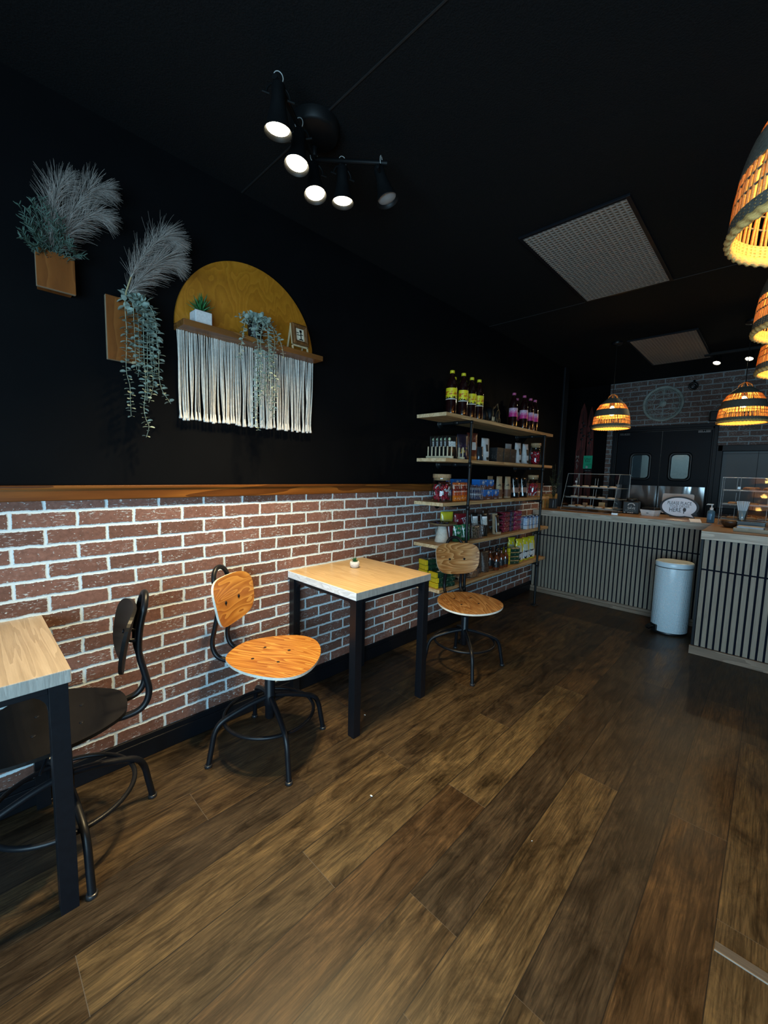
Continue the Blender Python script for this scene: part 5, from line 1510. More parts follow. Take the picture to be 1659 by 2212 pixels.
def brickpack(name, label, cat, loc, w, d, h, mat, rz, group, seed=1):
    t = thing(name, label, cat, loc, rz, group)
    r2 = random.Random(seed)
    mb = MB()
    nu = 16
    def prof(y):
        f = abs(2*y/w)
        return 1 - 0.75*max(0, (f-0.8)/0.2)**2
    vs, fs = [], []
    for i in range(nu+1):
        y = -w/2 + w*i/nu; s = prof(y)
        for (a, b) in ((-1,-1),(0,-1.06),(1,-1),(1.04,0),(1,1),(0,1.08),(-1,1),(-1.04,0)):
            vs.append((a*d/2*(0.6+0.4*s) + r2.uniform(-.0012,.0012), y, h/2 + b*h/2*(s*0.94) + r2.uniform(-.0012,.0012)))
    for i in range(nu):
        for k in range(8):
            fs.append((i*8+k, i*8+(k+1) % 8, (i+1)*8+(k+1) % 8, (i+1)*8+k))
    fs.append(tuple(range(8))); fs.append(tuple(reversed([nu*8+k for k in range(8)])))
    mb.add(vs, fs, 0, True)
    mb.build('packet', mat, t)
    return t
lv = ['bottom', 'second from bottom', 'second from top', 'top']
r0_ = g0_ = None
for k in range(4):
    lab = 'crimson packet lying %s in the left red pile on fourth board' % lv[k]
    if r0_ is None: r0_ = brickpack('biscuit_packet', lab, 'packet', (0.17, 3.625, S4), 0.125, 0.10, 0.048, redp, 0.0, 'red packets piled on fourth board')
    else: dup(r0_, (0.17, 3.625 + 0.003*(k % 2), S4+0.0485*k), None, lab)
for k in range(4):
    lab = 'magenta packet lying %s in the right red pile on fourth board' % lv[k]
    if g0_ is None: g0_ = brickpack('biscuit_packet', lab, 'packet', (0.175, 3.845, S4), 0.165, 0.10, 0.048, magp, 0.0, 'red packets piled on fourth board', 2)
    else: dup(g0_, (0.175, 3.845 + 0.004*(k % 2), S4+0.0485*k), None, lab)
prp = print_mat('purple_grey_packet', [(0.0,(0.035,0.03,0.06))], (0.1,0.9,0.56), (0.12,0.08,0.09), None, 0, 0.05, 0.3)
p0_ = None
for k in range(4):
    lab = 'purple-grey packet lying %s between the two red piles' % lv[k]
    if p0_ is None: p0_ = brickpack('biscuit_packet', lab, 'packet', (0.178, 3.728, S4), 0.055, 0.09, 0.048, prp, 0.0, 'purple packets piled on fourth board', 3)
    else: dup(p0_, (0.178, 3.728, S4+0.0485*k), None, lab)
canm = print_mat('blue_white_carton', [(0.0,(0.52,0.55,0.60)),(0.30,(0.06,0.10,0.26)),(0.34,(0.40,0.50,0.66)),(0.90,(0.10,0.18,0.42))], (0.35,0.88,0.60), (0.62,0.67,0.74), None, 0, 0.125, 0.35, scale=40)
cn = None
for row in range(2):
    for k in range(4):
        nm = ['leftmost', 'second from left', 'third from left', 'rightmost'][k]
        lab = 'small blue-white drink carton, %s of the %s row on fourth board' % (nm, ['front', 'back'][row])
        loc = (0.235 - 0.062*row, 4.015 + 0.085*k, S4)
        if cn is None:
            cn = thing('drink_carton', lab, 'carton', loc, 0.0, 'blue-white drink cartons on fourth board')
            MB().box(-0.02, 0.02, -0.029, 0.029, 0, 0.122).build('box', canm, cn, bevel=0.002)
            MB().box(-0.0205, 0.0205, 0.022, 0.0295, 0.0, 0.1225).build('side_stripe', plain('navy_stripe', (0.02,0.035,0.11), 0.4), cn)
            mb = MB(); mb.cyl(0.007, 0.122, 0.128, 12, c=(0, -0.012, 0)); mb.build('cap', M['white_gloss'], cn)
        else: dup(cn, loc, None, lab)

# --- fifth board
gp = print_mat('green_coffee_pack', [(0.0,(0.010,0.045,0.025))], (0,1,0.60), (0.10,0.16,0.11), None, 0, 0.04, 0.3, scale=50, coat=0.3)
yp = plain('yellow_pack_end', (0.66,0.52,0.02), 0.35)
def greenpack(lab, loc, L, rz, group):
    t = brickpack('coffee_pack', lab, 'coffee pack', loc, L, 0.085, 0.040, gp, rz, group, 5)
    MB().box(-0.046, 0.046, -L/2-0.003, -L/2+0.022, 0.001, 0.0395).build('end_band', yp, t, bevel=0.004, label='bright yellow end band')
    return t
q0 = greenpack('green coffee pack with yellow end, bottom of the low front stack behind table', (0.225, 2.595, S5), 0.20, -0.25, 'green coffee packs, left stack')
for loc, lab in [((0.225, 2.600, S5+0.041), 'green coffee pack with yellow end, middle of the low front stack behind table'), ((0.218, 2.592, S5+0.082), 'green coffee pack with yellow end, top of the low front stack behind table'),
                 ((0.115, 2.600, S5), 'green coffee pack, lowest of the tall stack at the wall'), ((0.115, 2.604, S5+0.041), 'green coffee pack, second from bottom of the tall stack at the wall'), ((0.115, 2.598, S5+0.082), 'green coffee pack, third of the tall stack at the wall'),
                 ((0.118, 2.600, S5+0.123), 'green coffee pack, second from top of the tall stack at the wall'), ((0.120, 2.592, S5+0.164), 'green coffee pack with bright yellow end on top of the tall stack at the wall')]:
    dup(q0, loc, -0.25, lab)
q0 = greenpack('green coffee pack, bottom of the short stack beside the sauce bottles', (0.195, 3.805, S5), 0.15, -0.40, 'green coffee packs, right stack')
for k in range(1, 4):
    dup(q0, (0.195, 3.805, S5+0.041*k), -0.40, 'green coffee pack, %s of the short stack beside the sauce bottles' % ['', 'second', 'third', 'top'][k])
wire_basket('rosy wire basket glimpsed under the plywood chair backrest on fifth board', (0.205, 3.02, S5), 0.13, 0.09, 0.07, -0.1)
tanp = print_mat('tan_packet', [(0.0,(0.20,0.10,0.05))], (0,1,0.58), (0.34,0.22,0.14), None, 0, 0.06, 0.4)
k5 = brickpack('snack_packet', 'tan packet lying left in front of wire basket on fifth board', 'packet', (0.205, 2.83, S5), 0.11, 0.10, 0.055, tanp, 0.1, 'tan packets on fifth board', 6)
dup(k5, (0.205, 3.02, S5+0.006), 0.0, 'tan packet inside the wire basket on fifth board')
mesh_ = print_mat('brown_nut_bag', [(0.0,(0.055,0.032,0.022))], (0,1,0.55), (0.11,0.07,0.045), None, 0, 0.2, 0.45, scale=80)
k5 = pouch_thing('nut_bag', 'brown speckled nut bag, left of two beside the sauce bottles', 'bag', (0.17, 3.185, S5), 0.10, 0.07, 0.19, mesh_, 61, None, -0.2, 'brown nut bags on fifth board')
dup(k5, (0.19, 3.285, S5), -0.2, 'brown speckled nut bag, right of two beside the sauce bottles')
sauce = plain('dark_orange_sauce', (0.12,0.025,0.008), 0.1, spec=0.7, coat=0.7)
slab = print_mat('black_sauce_label', [(0.0,(0.012,0.012,0.013))], (0.3,0.7,0.55), (0.42,0.40,0.38), None, 0.03, 0.085, 0.4, scale=60)
def sauce_bottle(lab, loc):
    t = thing('sauce_bottle', lab, 'bottle', loc, -0.6, 'hot sauce bottles on fifth board')
    R, H = 0.029, 0.205
    MB().lathe([(0.0001,0.0),(R*0.9,0.0),(R,0.006),(R,H*0.48),(R*0.86,H*0.56),(R*0.42,H*0.66),(R*0.36,H*0.80),(R*0.36,H*0.86)], 24).build('body', sauce, t)
    MB().lathe([(R*0.38,H*0.84),(R*0.46,H*0.84),(R*0.44,H),(0.0001,H)], 16).build('cap', M['black_plastic'], t)
    MB().lathe([(R*1.015,0.030),(R*1.015,0.085)], 20, a0=-1.8, a1=1.8).build('label', slab, t)
    return t
sb = None
for (x, y, lab) in [(0.235, 3.425, 'front-left hot sauce bottle with black label on fifth board'), (0.225, 3.535, 'second hot sauce bottle from left in front row on fifth board'), (0.225, 3.620, 'right-hand hot sauce bottle in front row on fifth board'), (0.16, 3.440, 'hot sauce bottle at back left beside the nut bags'), (0.16, 3.580, 'hot sauce bottle at back right beside the green packs')]:
    if sb is None: sb = sauce_bottle(lab, (x, y, S5))
    else: dup(sb, (x, y, S5), -0.5, lab)
yw = print_mat('yellow_white_pouch', [(0.0,(0.52,0.42,0.03)),(0.08,(0.56,0.57,0.57)),(0.42,(0.66,0.56,0.02))], (0.06,0.44,0.58), (0.02,0.02,0.02), (0.5,0.8,0.64,(0.55,0.56,0.5),26.0), 0, 0.24, 0.25, scale=26, coat=0.4)
yk = None
for (x, y, lab) in [(0.10, 3.985, 'yellow and white pouch, leftmost of four at right of fifth board'), (0.19, 3.975, 'yellow and white pouch, second from left at right of fifth board'), (0.19, 4.120, 'yellow and white pouch, third from left at right of fifth board'), (0.19, 4.255, 'yellow and white pouch, rightmost on fifth board by the far post')]:
    if yk is None: yk = pouch_thing('nut_pouch', lab, 'pouch', (x, y, S5), 0.115, 0.075, 0.235, yw, 71, (0.055, 0.42, 0.70, plain('pale_window_label', (0.50,0.54,0.42), 0.5), -0.015), -0.3, 'yellow pouches on fifth board', 0.0, 0.25)
    else: dup(yk, (x, y, S5), -0.3, lab)

# ================================================================== THINGS ON THE COUNTERS  (local -Y faces the room)
WT = 0.979
t = thing('potted_plant', 'thin dark-leaved plant in black square pot at left end of back counter', 'potted plant', (0.098, 5.035, WT), 0.1)
mb = MB(); mb.prism([(-0.040,-0.040),(0.040,-0.040),(0.040,0.040),(-0.040,0.040)], 0, 0.118); mb.build('pot', M['black_plastic'], t, bevel=0.004)
MB().box(0.010, 0.014, -0.0412, -0.0402, 0.012, 0.10).build('pot_stripe', plain('pale_pot_stripe', (0.4,0.42,0.45), 0.3), t)
rr = random.Random(4)
st, lf = MB(), MB()
for k in range(9):
    a = k*0.75; tp = Vector((0.09*math.cos(a)*rr.uniform(.3,1), 0.08*math.sin(a)*rr.uniform(.3,1), rr.uniform(0.28, 0.55)))
    P = smooth_path([(0.01*math.cos(a), 0.01*math.sin(a), 0.115), (tp.x*0.3, tp.y*0.3, 0.24), tp], 6)
    st.tube(P, 0.0018, 5)
    for i in range(2, len(P)-1):
        T = (P[i+1]-P[i]).normalized(); o = T.orthogonal().normalized()
        for q in range(2):
            d = Matrix.Rotation(i*2.1+q*PI, 3, T) @ o + T*0.7
            leaf_disc(lf, P[i], d, Vector((0,0,1)), rr.uniform(.02,.036), 0.009, rr)
dk = plain('dark_green_leaf', (0.022,0.035,0.016), 0.55, var=0.3)
st.build('stems', dk, t); lf.build('leaves', dk, t)

def slab(mb, P, th, m=0):
    """thin sheet from four corners, thickened along its normal"""
    P = [Vector(p) for p in P]; n = (P[1]-P[0]).cross(P[3]-P[0]).normalized()*th
    mb.add(P + [p+n for p in P], [(0,3,2,1),(4,5,6,7),(0,1,5,4),(1,2,6,5),(2,3,7,6),(3,0,4,7)], m)
def display_case(label, loc, rz, W_, D_, H_, slope, trays):
    t = thing('display_case', label, 'display case', loc, rz, 'clear acrylic display cases')
    # front slopes back towards the top
    f0 = (0, 0, 0.0); fr = [(0,0,0),(W_,0,0),(W_,slope,H_),(0,slope,H_)]
    mb = MB()
    slab(mb, fr, 0.003)
    mb.build('front_pane', M['clear'], t)
    mb = MB(); slab(mb, [(0,slope,H_),(W_,slope,H_),(W_,D_,H_),(0,D_,H_)], 0.003); mb.build('top_pane', M['clear'], t)
    for x in (0.0, W_-0.003):
        mb = MB(); slab(mb, [(x,0,0),(x,D_,0),(x,D_,H_),(x,slope,H_)], 0.003); mb.build('side_pane', M['clear'], t)
    mb = MB(); mb.box(0, W_, 0, D_, 0, 0.004); mb.build('base_sheet', M['clear'], t)
    mb = MB()
    r = 0.0019
    c = [(0,0,0.002),(W_,0,0.002),(W_,slope,H_),(0,slope,H_)]; b = [(0,D_,0.002),(W_,D_,0.002),(W_,D_,H_),(0,D_,H_)]
    for i in range(4):
        mb.tube([c[i], c[(i+1) % 4]], r, 6); mb.tube([b[i], b[(i+1) % 4]], r, 6); mb.tube([c[i], b[i]], r, 6)
    mb.tube([(W_*0.22, slope, H_), (W_*0.22, slope*0.45+0.012, H_*0.45)], r*0.8, 6)
    mb.build('edges', M['acrylic_edge'], t)
    for (z, fd) in trays:
        y0 = slope*z/H_ + fd
        mb = MB(); mb.box(0.010, W_-0.010, y0, D_-0.01, z, z+0.003); mb.build('tray', M['clear'], t)
        mb = MB()
        q = [(0.010, y0, z+0.003), (W_-0.010, y0, z+0.003), (W_-0.010, D_-0.01, z+0.003), (0.010, D_-0.01, z+0.003)]
        mb.tube(q, 0.0024, 6, closed=True); mb.tube([(0.010, y0, z+0.010), (W_-0.010, y0, z+0.010)], 0.0022, 6)
        for x in (0.10, W_*0.55, W_*0.60):
            mb.tube([(x, y0+0.02, z+0.003), (x, y0+0.03, min(H_, z+0.11))], 0.0018, 5)
        mb.build('tray_edge', M['acrylic_edge'], t)
    MB().box(0.105, 0.125, slope*0.80-0.001, slope*0.80+0.002, H_*0.76, H_*0.81).build('price_tag', M['white_gloss'], t)
    return t
case1 = display_case('clear sloping-front pastry case at left of the back counter', (0.224, 4.945, WT), -0.15, 0.582, 0.40, 0.428, 0.125, [(0.035, 0.02), (0.145, 0.04), (0.268, 0.03)])
C1 = Matrix.Translation((0.224, 4.945, WT)) @ Matrix.Rotation(-0.15, 4, 'Z')
def pastry_mesh(rx, ry, h, seed):
    r2 = random.Random(seed); ph = r2.uniform(0, 6)
    mb = MB()
    n = 18
    prof = [(0.0001,0.0),(0.88,0.0),(1.0,0.35),(0.96,0.75),(0.72,1.0),(0.0001,1.04)]
    vs, fs = [], []
    for (r, z) in prof:
        for i in range(n):
            a = 2*PI*i/n; k = 1 + 0.05*math.sin(3*a+ph) + 0.03*math.sin(7*a)
            vs.append((rx*r*k*math.cos(a), ry*r*k*math.sin(a), h*z))
    for j in range(len(prof)-1):
        for i in range(n):
            fs.append((j*n+i, j*n+(i+1) % n, (j+1)*n+(i+1) % n, (j+1)*n+i))
    mb.add(vs, fs, 0, True)
    return mb
dough = plain('sugared_pastry', (0.66,0.58,0.46), 0.7, var=0.15, vs=90, bump_s=0.3, bump_sc=150)
bake = plain('golden_pastry', (0.36,0.20,0.09), 0.6, var=0.3, vs=60, bump_s=0.4, bump_sc=110)
ordn = ['leftmost', 'second from left', 'third from left', 'fourth from left', 'fifth from left']
def pastries(Mx, rows, W_, cas):
    for (z, y, n, mat, kind, lvl) in rows:
        p0 = None
        for k in range(n):
            v = Mx @ Vector((0.085 + (W_-0.17)*k/(n-1), y + 0.006*((k*3) % 2), z))
            lab = '%s %s on the %s tray of the %s' % (ordn[k], kind, lvl, cas)
            if p0 is None:
                p0 = pastry_mesh(0.042, 0.040, 0.022, n).build('pastry', mat, None, loc=v)
                tag(p0, lab, 'pastry', '%s tray pastries, %s' % (lvl, cas))
            else:
                c = p0.copy(); COL.objects.link(c); c.location = v; c.rotation_euler = (0, 0, k*1.3); c['label'] = lab
pastries(C1, [(0.0385, 0.10, 5, dough, 'flat pale pastry', 'lowest'), (0.1485, 0.14, 5, dough, 'flat pale pastry', 'middle'), (0.2715, 0.17, 5, dough, 'flat pale pastry', 'upper')], 0.582, 'left pastry case')
pastries(C1, [(0.0385, 0.24, 4, bake, 'golden bun', 'lowest')], 0.582, 'left pastry case')
case2 = display_case('clear acrylic pastry case on the return counter at right picture edge', (1.705, 4.68, WT+0.001), 0.03, 0.56, 0.36, 0.418, 0.06, [(0.045, 0.02), (0.175, 0.02), (0.30, 0.02)])
C2 = Matrix.Translation((1.705, 4.68, WT+0.001)) @ Matrix.Rotation(0.03, 4, 'Z')
loaf = plain('brown_crusted_slice', (0.17,0.085,0.055), 0.6, var=0.4, vs=80, bump_s=0.4, bump_sc=120)
p0 = None
for k in range(3):
    v = C2 @ Vector((0.20 + 0.135*k, 0.14, 0.3035))
    lab = '%s brown flat loaf on the top tray of the right pastry case' % ['leftmost', 'middle', 'rightmost'][k]
    if p0 is None:
        p0 = tag(pastry_mesh(0.062, 0.075, 0.034, 5).build('flat_loaf', loaf, None, loc=v), lab, 'bread', 'loaves in the right pastry case')
    else:
        c = p0.copy(); COL.objects.link(c); c.location = v; c.rotation_euler = (0, 0, 0.4*k); c['label'] = lab
pastries(C2, [(0.0485, 0.14, 4, bake, 'golden bun', 'lowest'), (0.1785, 0.14, 4, bake, 'golden bun', 'middle')], 0.56, 'right pastry case')
# small boxes standing behind the left pastry case
for (x, y, w, h, lab, colr) in [(0.36, 5.385, 0.045, 0.075, 'small tan box behind the left pastry case', (0.36,0.24,0.15)), (0.55, 5.40, 0.06, 0.09, 'small yellowish box behind the left pastry case', (0.45,0.36,0.2))]:
    tag(MB().box(-w/2, w/2, -0.02, 0.02, 0, h).build('small_box', plain('card_box_%d' % int(x*100), colr, 0.6), None, bevel=0.002, loc=(x, y-0.03 if False else 5.372, WT)), lab, 'box')

t = thing('sign_holder', 'small clear acrylic sign holder on counter beside the pastry case', 'sign holder', (0.850, 4.765, WT), 0.25)
mb = MB(); mb.box(-0.032, 0.032, -0.022, 0.028, 0, 0.003); mb.build('foot', M['clear'], t)
mb = MB(); mb.prism([(p[0], p[1]) for p in rrect(-0.031, 0.031, 0.003, 0.168, 0.028)], -0.002, 0.002, M=Matrix.Rotation(-0.12, 4, 'X') @ XZ); mb.build('upright', M['glass'], t)
mb = MB(); mb.tube([(-0.032,-0.022,0.003),(0.032,-0.022,0.003),(0.032,0.028,0.003),(-0.032,0.028,0.003)], 0.0025, 6, closed=True); mb.build('edge', M['acrylic_edge'], t)
MB().box(-0.028, 0.028, -0.021, -0.018, 0.003, 0.022).build('card', M['white_gloss'], t)

t = thing('money_box', 'black money tin with white tree drawing and SAVE MONEY writing', 'money box', (0.915, 5.150, WT), 0.05)
mb = MB(); mb.box(-0.078, 0.078, -0.045, 0.045, 0, 0.140); mb.build('box', M['black_plastic'], t, bevel=0.010)
mb = MB(); mb.lathe([(0.0001,0.140),(0.052,0.140),(0.052,0.162),(0.046,0.168),(0.0001,0.168)], 28); mb.build('lid', M['black_plastic'], t)
MB().box(-0.068, 0.068, -0.0465, -0.0449, 0.012, 0.128).build('chalk_face', plain('dark_chalk_face', (0.009,0.013,0.016), 0.5), t)
wt = plain('white_chalk', (0.55,0.58,0.58), 0.6)
text_part('lettering', 'SAVE', 0.034, wt, t, (0.008, -0.0470, 0.062), (PI/2, 0, 0))
text_part('lettering', 'MONEY', 0.030, plain('grey_chalk', (0.12,0.14,0.14), 0.6), t, (0.0, -0.0470, 0.034), (PI/2, 0, 0))
mb = MB()
for k in range(9):
    a = PI*k/8
    mb.ball((0.005+0.030*math.cos(a), -0.0468, 0.096+0.020*math.sin(a)), 0.006, 0.0006, 0.005, 8)
mb.tube([(0.005,-0.047,0.076),(0.004,-0.047,0.092)], 0.0018, 5)
for x in (-0.055, -0.02, 0.0, 0.02):
    mb.ball((x, -0.0468, 0.014), 0.010, 0.0008, 0.005, 8)
mb.build('tree_drawing', wt, t)

t = thing('receipt_tray', 'white tub with black contents on the counter left of order sign', 'tray', (1.110, 5.085, WT), -0.35)
mb = MB()
A_, B_ = [(-0.062,-0.05),(0.062,-0.05),(0.062,0.05),(-0.062,0.05)], [(-0.078,-0.058),(0.078,-0.058),(0.078,0.058),(-0.078,0.058)]
lo = [(p[0], p[1], 0) for p in A_]; hi = [(p[0], p[1], 0.062) for p in B_]; hi2 = [(p[0]*0.95, p[1]*0.95, 0.062) for p in B_]; lo2 = [(p[0]*0.95, p[1]*0.95, 0.004) for p in A_]
mb.add(lo+hi+hi2+lo2, [(3,2,1,0)] + [(i,(i+1)%4,4+(i+1)%4,4+i) for i in range(4)] + [(4+i,4+(i+1)%4,8+(i+1)%4,8+i) for i in range(4)] + [(8+i,8+(i+1)%4,12+(i+1)%4,12+i) for i in range(4)] + [(12,13,14,15)])
mb.build('tub', M['white_matte'], t)
MB().box(-0.010, 0.012, -0.0550, -0.0540, 0.026, 0.032).build('slot', M['black_plastic'], t)
mb = MB(); mb.box(-0.068, 0.068, -0.048, 0.048, 0.030, 0.088); mb.build('card_reader_block', M['black_plastic'], t, bevel=0.006)

# speech-bubble order sign with its dark rim, standing on its tail
t = thing('order_sign', 'speech-bubble sign reading PLEASE PLACE YOUR ORDER HERE on back counter', 'sign', (1.356, 5.070, WT), 0.0)
def bubble(k, dz=0):
    P = []
    a_, b_ = 0.150*k + (k-1)*0.02, 0.098*k + (k-1)*0.02
    for i in range(65):
        a = -PI/2 + 0.78 + (2*PI - 0.40)*i/64
        P.append((a_*math.cos(a), 0.112 + b_*math.sin(a)))
    tail = (0.142, 0.002) if k > 1 else (0.128, 0.014)
    P.append(tail)
    return P
mb = MB(); mb.prism(bubble(1.085), 0.0, 0.008, M=Matrix.Rotation(0.06, 4, 'X') @ XZ); mb.build('dark_rim', plain('black_card_rim', (0.010,0.012,0.018), 0.5), t)
mb = MB(); mb.prism(bubble(0.965), -0.0025, 0.0, M=Matrix.Rotation(0.06, 4, 'X') @ XZ); mb.build('face', plain('pale_blue_white_card', (0.74,0.82,0.93), 0.5, var=0.04), t)
ink = plain('dark_grey_lettering', (0.035,0.042,0.055), 0.6)
RT = (PI/2 + 0.06, 0, 0)
def tl_(x, z):
    v = Matrix.Rotation(0.06, 4, 'X') @ Vector((x, -0.0032, z)); return tuple(v)
text_part('lettering', 'PLEASE PLACE', 0.046, ink, t, tl_(0.002, 0.150), RT, sx=0.70)
text_part('lettering', 'YOUR ORDER', 0.034, plain('grey_lettering', (0.13,0.15,0.18), 0.6), t, tl_(0.004, 0.118), RT, sx=0.78)
text_part('lettering', 'HERE', 0.062, ink, t, tl_(-0.030, 0.079), RT, sx=0.72)
mb = MB(); mb.prism([(p[0], p[1]) for p in rrect(0.035, 0.061, 0.068, 0.106, 0.012)], -0.0042, -0.0028, M=Matrix.Rotation(0.06, 4, 'X') @ XZ); mb.box(0.040, 0.047, -0.0035, -0.0028, 0.048, 0.069, M=Matrix.Rotation(0.06, 4, 'X'))
mb.build('lolly_drawing', ink, t)
t = thing('tablet', 'silver-backed tablet on stand behind the speech-bubble sign', 'tablet', (1.315, 5.205, WT), 0.0)
RX_ = Matrix.Translation((0, 0.0, 0.02)) @ Matrix.Rotation(-0.22, 4, 'X')
mb = MB(); mb.prism([(p[0], p[1]) for p in rrect(-0.137, 0.137, 0.012, 0.225, 0.018)], 0.0, 0.008, M=RX_ @ XZ); mb.build('back_shell', plain('silver_shell', (0.52,0.53,0.55), 0.35, metal=0.5, var=0.03), t, bevel=0.002)
mb = MB(); mb.box(-0.05, 0.05, -0.03, 0.09, 0, 0.008); mb.box(-0.02, 0.02, 0.0, 0.012, 0.0, 0.10, M=Matrix.Translation((0,0.045,0.0)) @ Matrix.Rotation(0.3, 4, 'X')); mb.build('stand', M['black_plastic'], t, bevel=0.002)
o = tag(MB().box(-0.045, 0.045, -0.07, 0.07, 0, 0.003).build('paper_leaflet', M['white_matte'], None, loc=(1.385, 4.780, WT), rot=(0, 0, 1.2)), 'flat pale paper leaflet on the counter below the bubble sign', 'leaflet')
t = thing('card_leaflet', 'small leaning white card lit bright beside the bubble sign tail', 'leaflet', (1.545, 4.70, WT), 0.5)
MB().box(-0.045, 0.045, -0.002, 0.002, 0.0, 0.045, M=Matrix.Rotation(-0.9, 4, 'X')).build('card', M['white_gloss'], t)
MB().box(-0.03, 0.03, 0.0, 0.028, 0.0, 0.004).build('card_foot', M['white_gloss'], t)

t = thing('sanitizer_bottle', 'clear pump bottle of pale blue hand gel beside the order sign', 'bottle', (1.640, 4.800, WT), -0.2)
gel = plain('pale_blue_gel', (0.16,0.36,0.52), 0.08, spec=0.7, trans=0.55, var=0.05)
MB().lathe([(0.0001,0.0),(0.026,0.0),(0.029,0.004),(0.029,0.100),(0.024,0.112),(0.013,0.118),(0.013,0.122)], 28).build('bottle', gel, t)
MB().lathe([(0.0135,0.117),(0.0135,0.138),(0.006,0.140),(0.005,0.165),(0.0001,0.165)], 20).build('collar', M['white_gloss'], t)
mb = MB(); mb.box(-0.034, 0.012, -0.008, 0.008, 0.164, 0.174); mb.tube([(-0.032,0,0.169),(-0.040,0,0.164)], 0.004, 8); mb.build('pump_head', M['white_gloss'], t, bevel=0.003)
MB().lathe([(0.0295,0.030),(0.0295,0.085)], 20, a0=-2.6, a1=-1.2).build('label', plain('blue_gel_label', (0.10,0.25,0.42), 0.4), t)

WT2 = WT + 0.001
t = thing('wooden_bowl', 'dark brown wooden bowl at front of return counter', 'bowl', (1.800, 4.480, WT2))
MB().lathe([(0.0001,0.0),(0.036,0.0),(0.040,0.004),(0.062,0.030),(0.066,0.052),(0.064,0.056),(0.060,0.050),(0.052,0.026),(0.030,0.010),(0.0001,0.009)], 40).build('bowl', wood('dark_bowl_wood', [(0.035,0.014,0.006), (0.085,0.038,0.017), (0.13,0.065,0.03)], 'X', 20, 0.2, 0.4, 0.4), t)
t = thing('straw_box', 'low black box carrying the straw glass on return counter', 'box', (1.895, 4.470, WT2), 0.05)
MB().box(-0.055, 0.12, -0.05, 0.06, 0, 0.058).build('box', M['black_plastic'], t, bevel=0.004)
MB().box(-0.058, 0.123, -0.053, 0.063, 0.0555, 0.062).build('lid', plain('black_lid_plate', (0.02,0.02,0.022), 0.25), t, bevel=0.002)
t = thing('straw_glass', 'drinking glass packed with white straws on return counter', 'glass', (1.868, 4.470, WT2+0.0625))
MB().lathe([(0.0001,0.0),(0.026,0.0),(0.028,0.004),(0.034,0.085),(0.0325,0.085),(0.027,0.008),(0.0001,0.007)], 28).build('tumbler', M['glass'], t)
rr = random.Random(12)
s0 = None
wstraw = plain('white_paper_straw', (0.66,0.68,0.70), 0.5, var=0.04)
SG = Vector((1.868, 4.470, WT2+0.0705))
for k in range(26):
    a = k*2.4; q = 0.020*math.sqrt((k+0.5)/26)
    if s0 is None:
        s0 = MB().tube([(0,0,0),(0,0,0.155)], 0.0034, 8, cap=False).build('straw', wstraw, None)
        tag(s0, 'white paper straw standing among others in the glass', 'straw', 'white straws in the glass'); o = s0
    else:
        o = s0.copy(); COL.objects.link(o)
    o.location = SG + Vector((q*0.55*math.cos(a), q*0.55*math.sin(a), 0)); o.rotation_euler = (-0.20*q/0.02*math.sin(a), 0.20*q/0.02*math.cos(a), 0)
t = thing('napkin_tray', 'pale wooden tray at front of return counter, white packet on it', 'tray', (1.960, 4.215, WT2), -0.08)
lt2 = wood('pale_tray_wood', [(0.22,0.18,0.12), (0.36,0.30,0.21), (0.46,0.39,0.28)], 'X', 20, 0.08, 0.3, 0.5)
mb = MB(); mb.box(-0.112, 0.14, -0.06, 0.06, 0, 0.006); mb.box(-0.112, 0.14, -0.066, -0.058, 0, 0.028); mb.box(-0.112, 0.14, 0.058, 0.066, 0, 0.028); mb.box(-0.118, -0.110, -0.066, 0.066, 0, 0.028); mb.box(0.138, 0.146, -0.066, 0.066, 0, 0.028)
mb.build('tray', lt2, t, bevel=0.002)
o = tag(MB().box(-0.085, 0.07, -0.05, 0.05, 0, 0.036).build('napkin_stack', plain('pale_napkin', (0.42,0.44,0.47), 0.7), None, bevel=0.003, loc=(1.945, 4.218, WT2+0.0065), rot=(0, 0, -0.08)), 'stack of pale napkins lying in the wooden tray', 'napkins')

# ================================================================== BACK WALL
t = thing('wall_clock', 'large round open-work metal clock high on the brick back wall', 'clock', (0.836, YB, 2.395), 0.0)
ver = plain('verdigris_metal', (0.27,0.31,0.28), 0.55, var=0.25, vs=25)
CR = 0.238
FY = Matrix.Translation((0, -0.004, 0)) @ Matrix.Rotation(PI/2, 4, 'X')      # lathe axis -> -Y
mb = MB(); mb.lathe([(CR-0.034, 0.0), (CR-0.034, 0.016), (CR-0.026, 0.024), (CR-0.012, 0.022), (CR-0.004, 0.026), (CR, 0.018), (CR, 0.0), (CR-0.034, 0.0)], 64, M=FY); mb.build('rim', ver, t)
mb = MB()
for r in (CR-0.052, CR-0.118):
    mb.lathe([(r-0.003, 0.004), (r-0.003, 0.010), (r+0.003, 0.010), (r+0.003, 0.004), (r-0.003, 0.004)], 64, M=FY)
for k in range(60):
    a = 2*PI*k/60; w = 0.0036
    T = FY @ Matrix.Rotation(a, 4, 'Z')
    mb.box(CR-0.052, CR-0.032, -w, w, 0.003, 0.010, M=T)
for a in (0, PI/2, PI, 3*PI/2):
    mb.box(0.04, CR-0.034, -0.004, 0.004, 0.003, 0.009, M=FY @ Matrix.Rotation(a, 4, 'Z'))
mb.build('frame', ver, t)
num = ['XII', 'I', 'II', 'III', 'IIII', 'V', 'VI', 'VII', 'VIII', 'IX', 'X', 'XI']
for k, s in enumerate(num):
    a = k*PI/6; r = CR-0.085
    text_part('numeral', s, 0.062, ver, t, (r*math.sin(a), -0.014, r*math.cos(a)), (PI/2, a, 0), ext=0.003, sx=0.8)
mb = MB(); mb.cyl(0.043, 0.004, 0.020, 28, M=FY); mb.build('hub', ver, t)
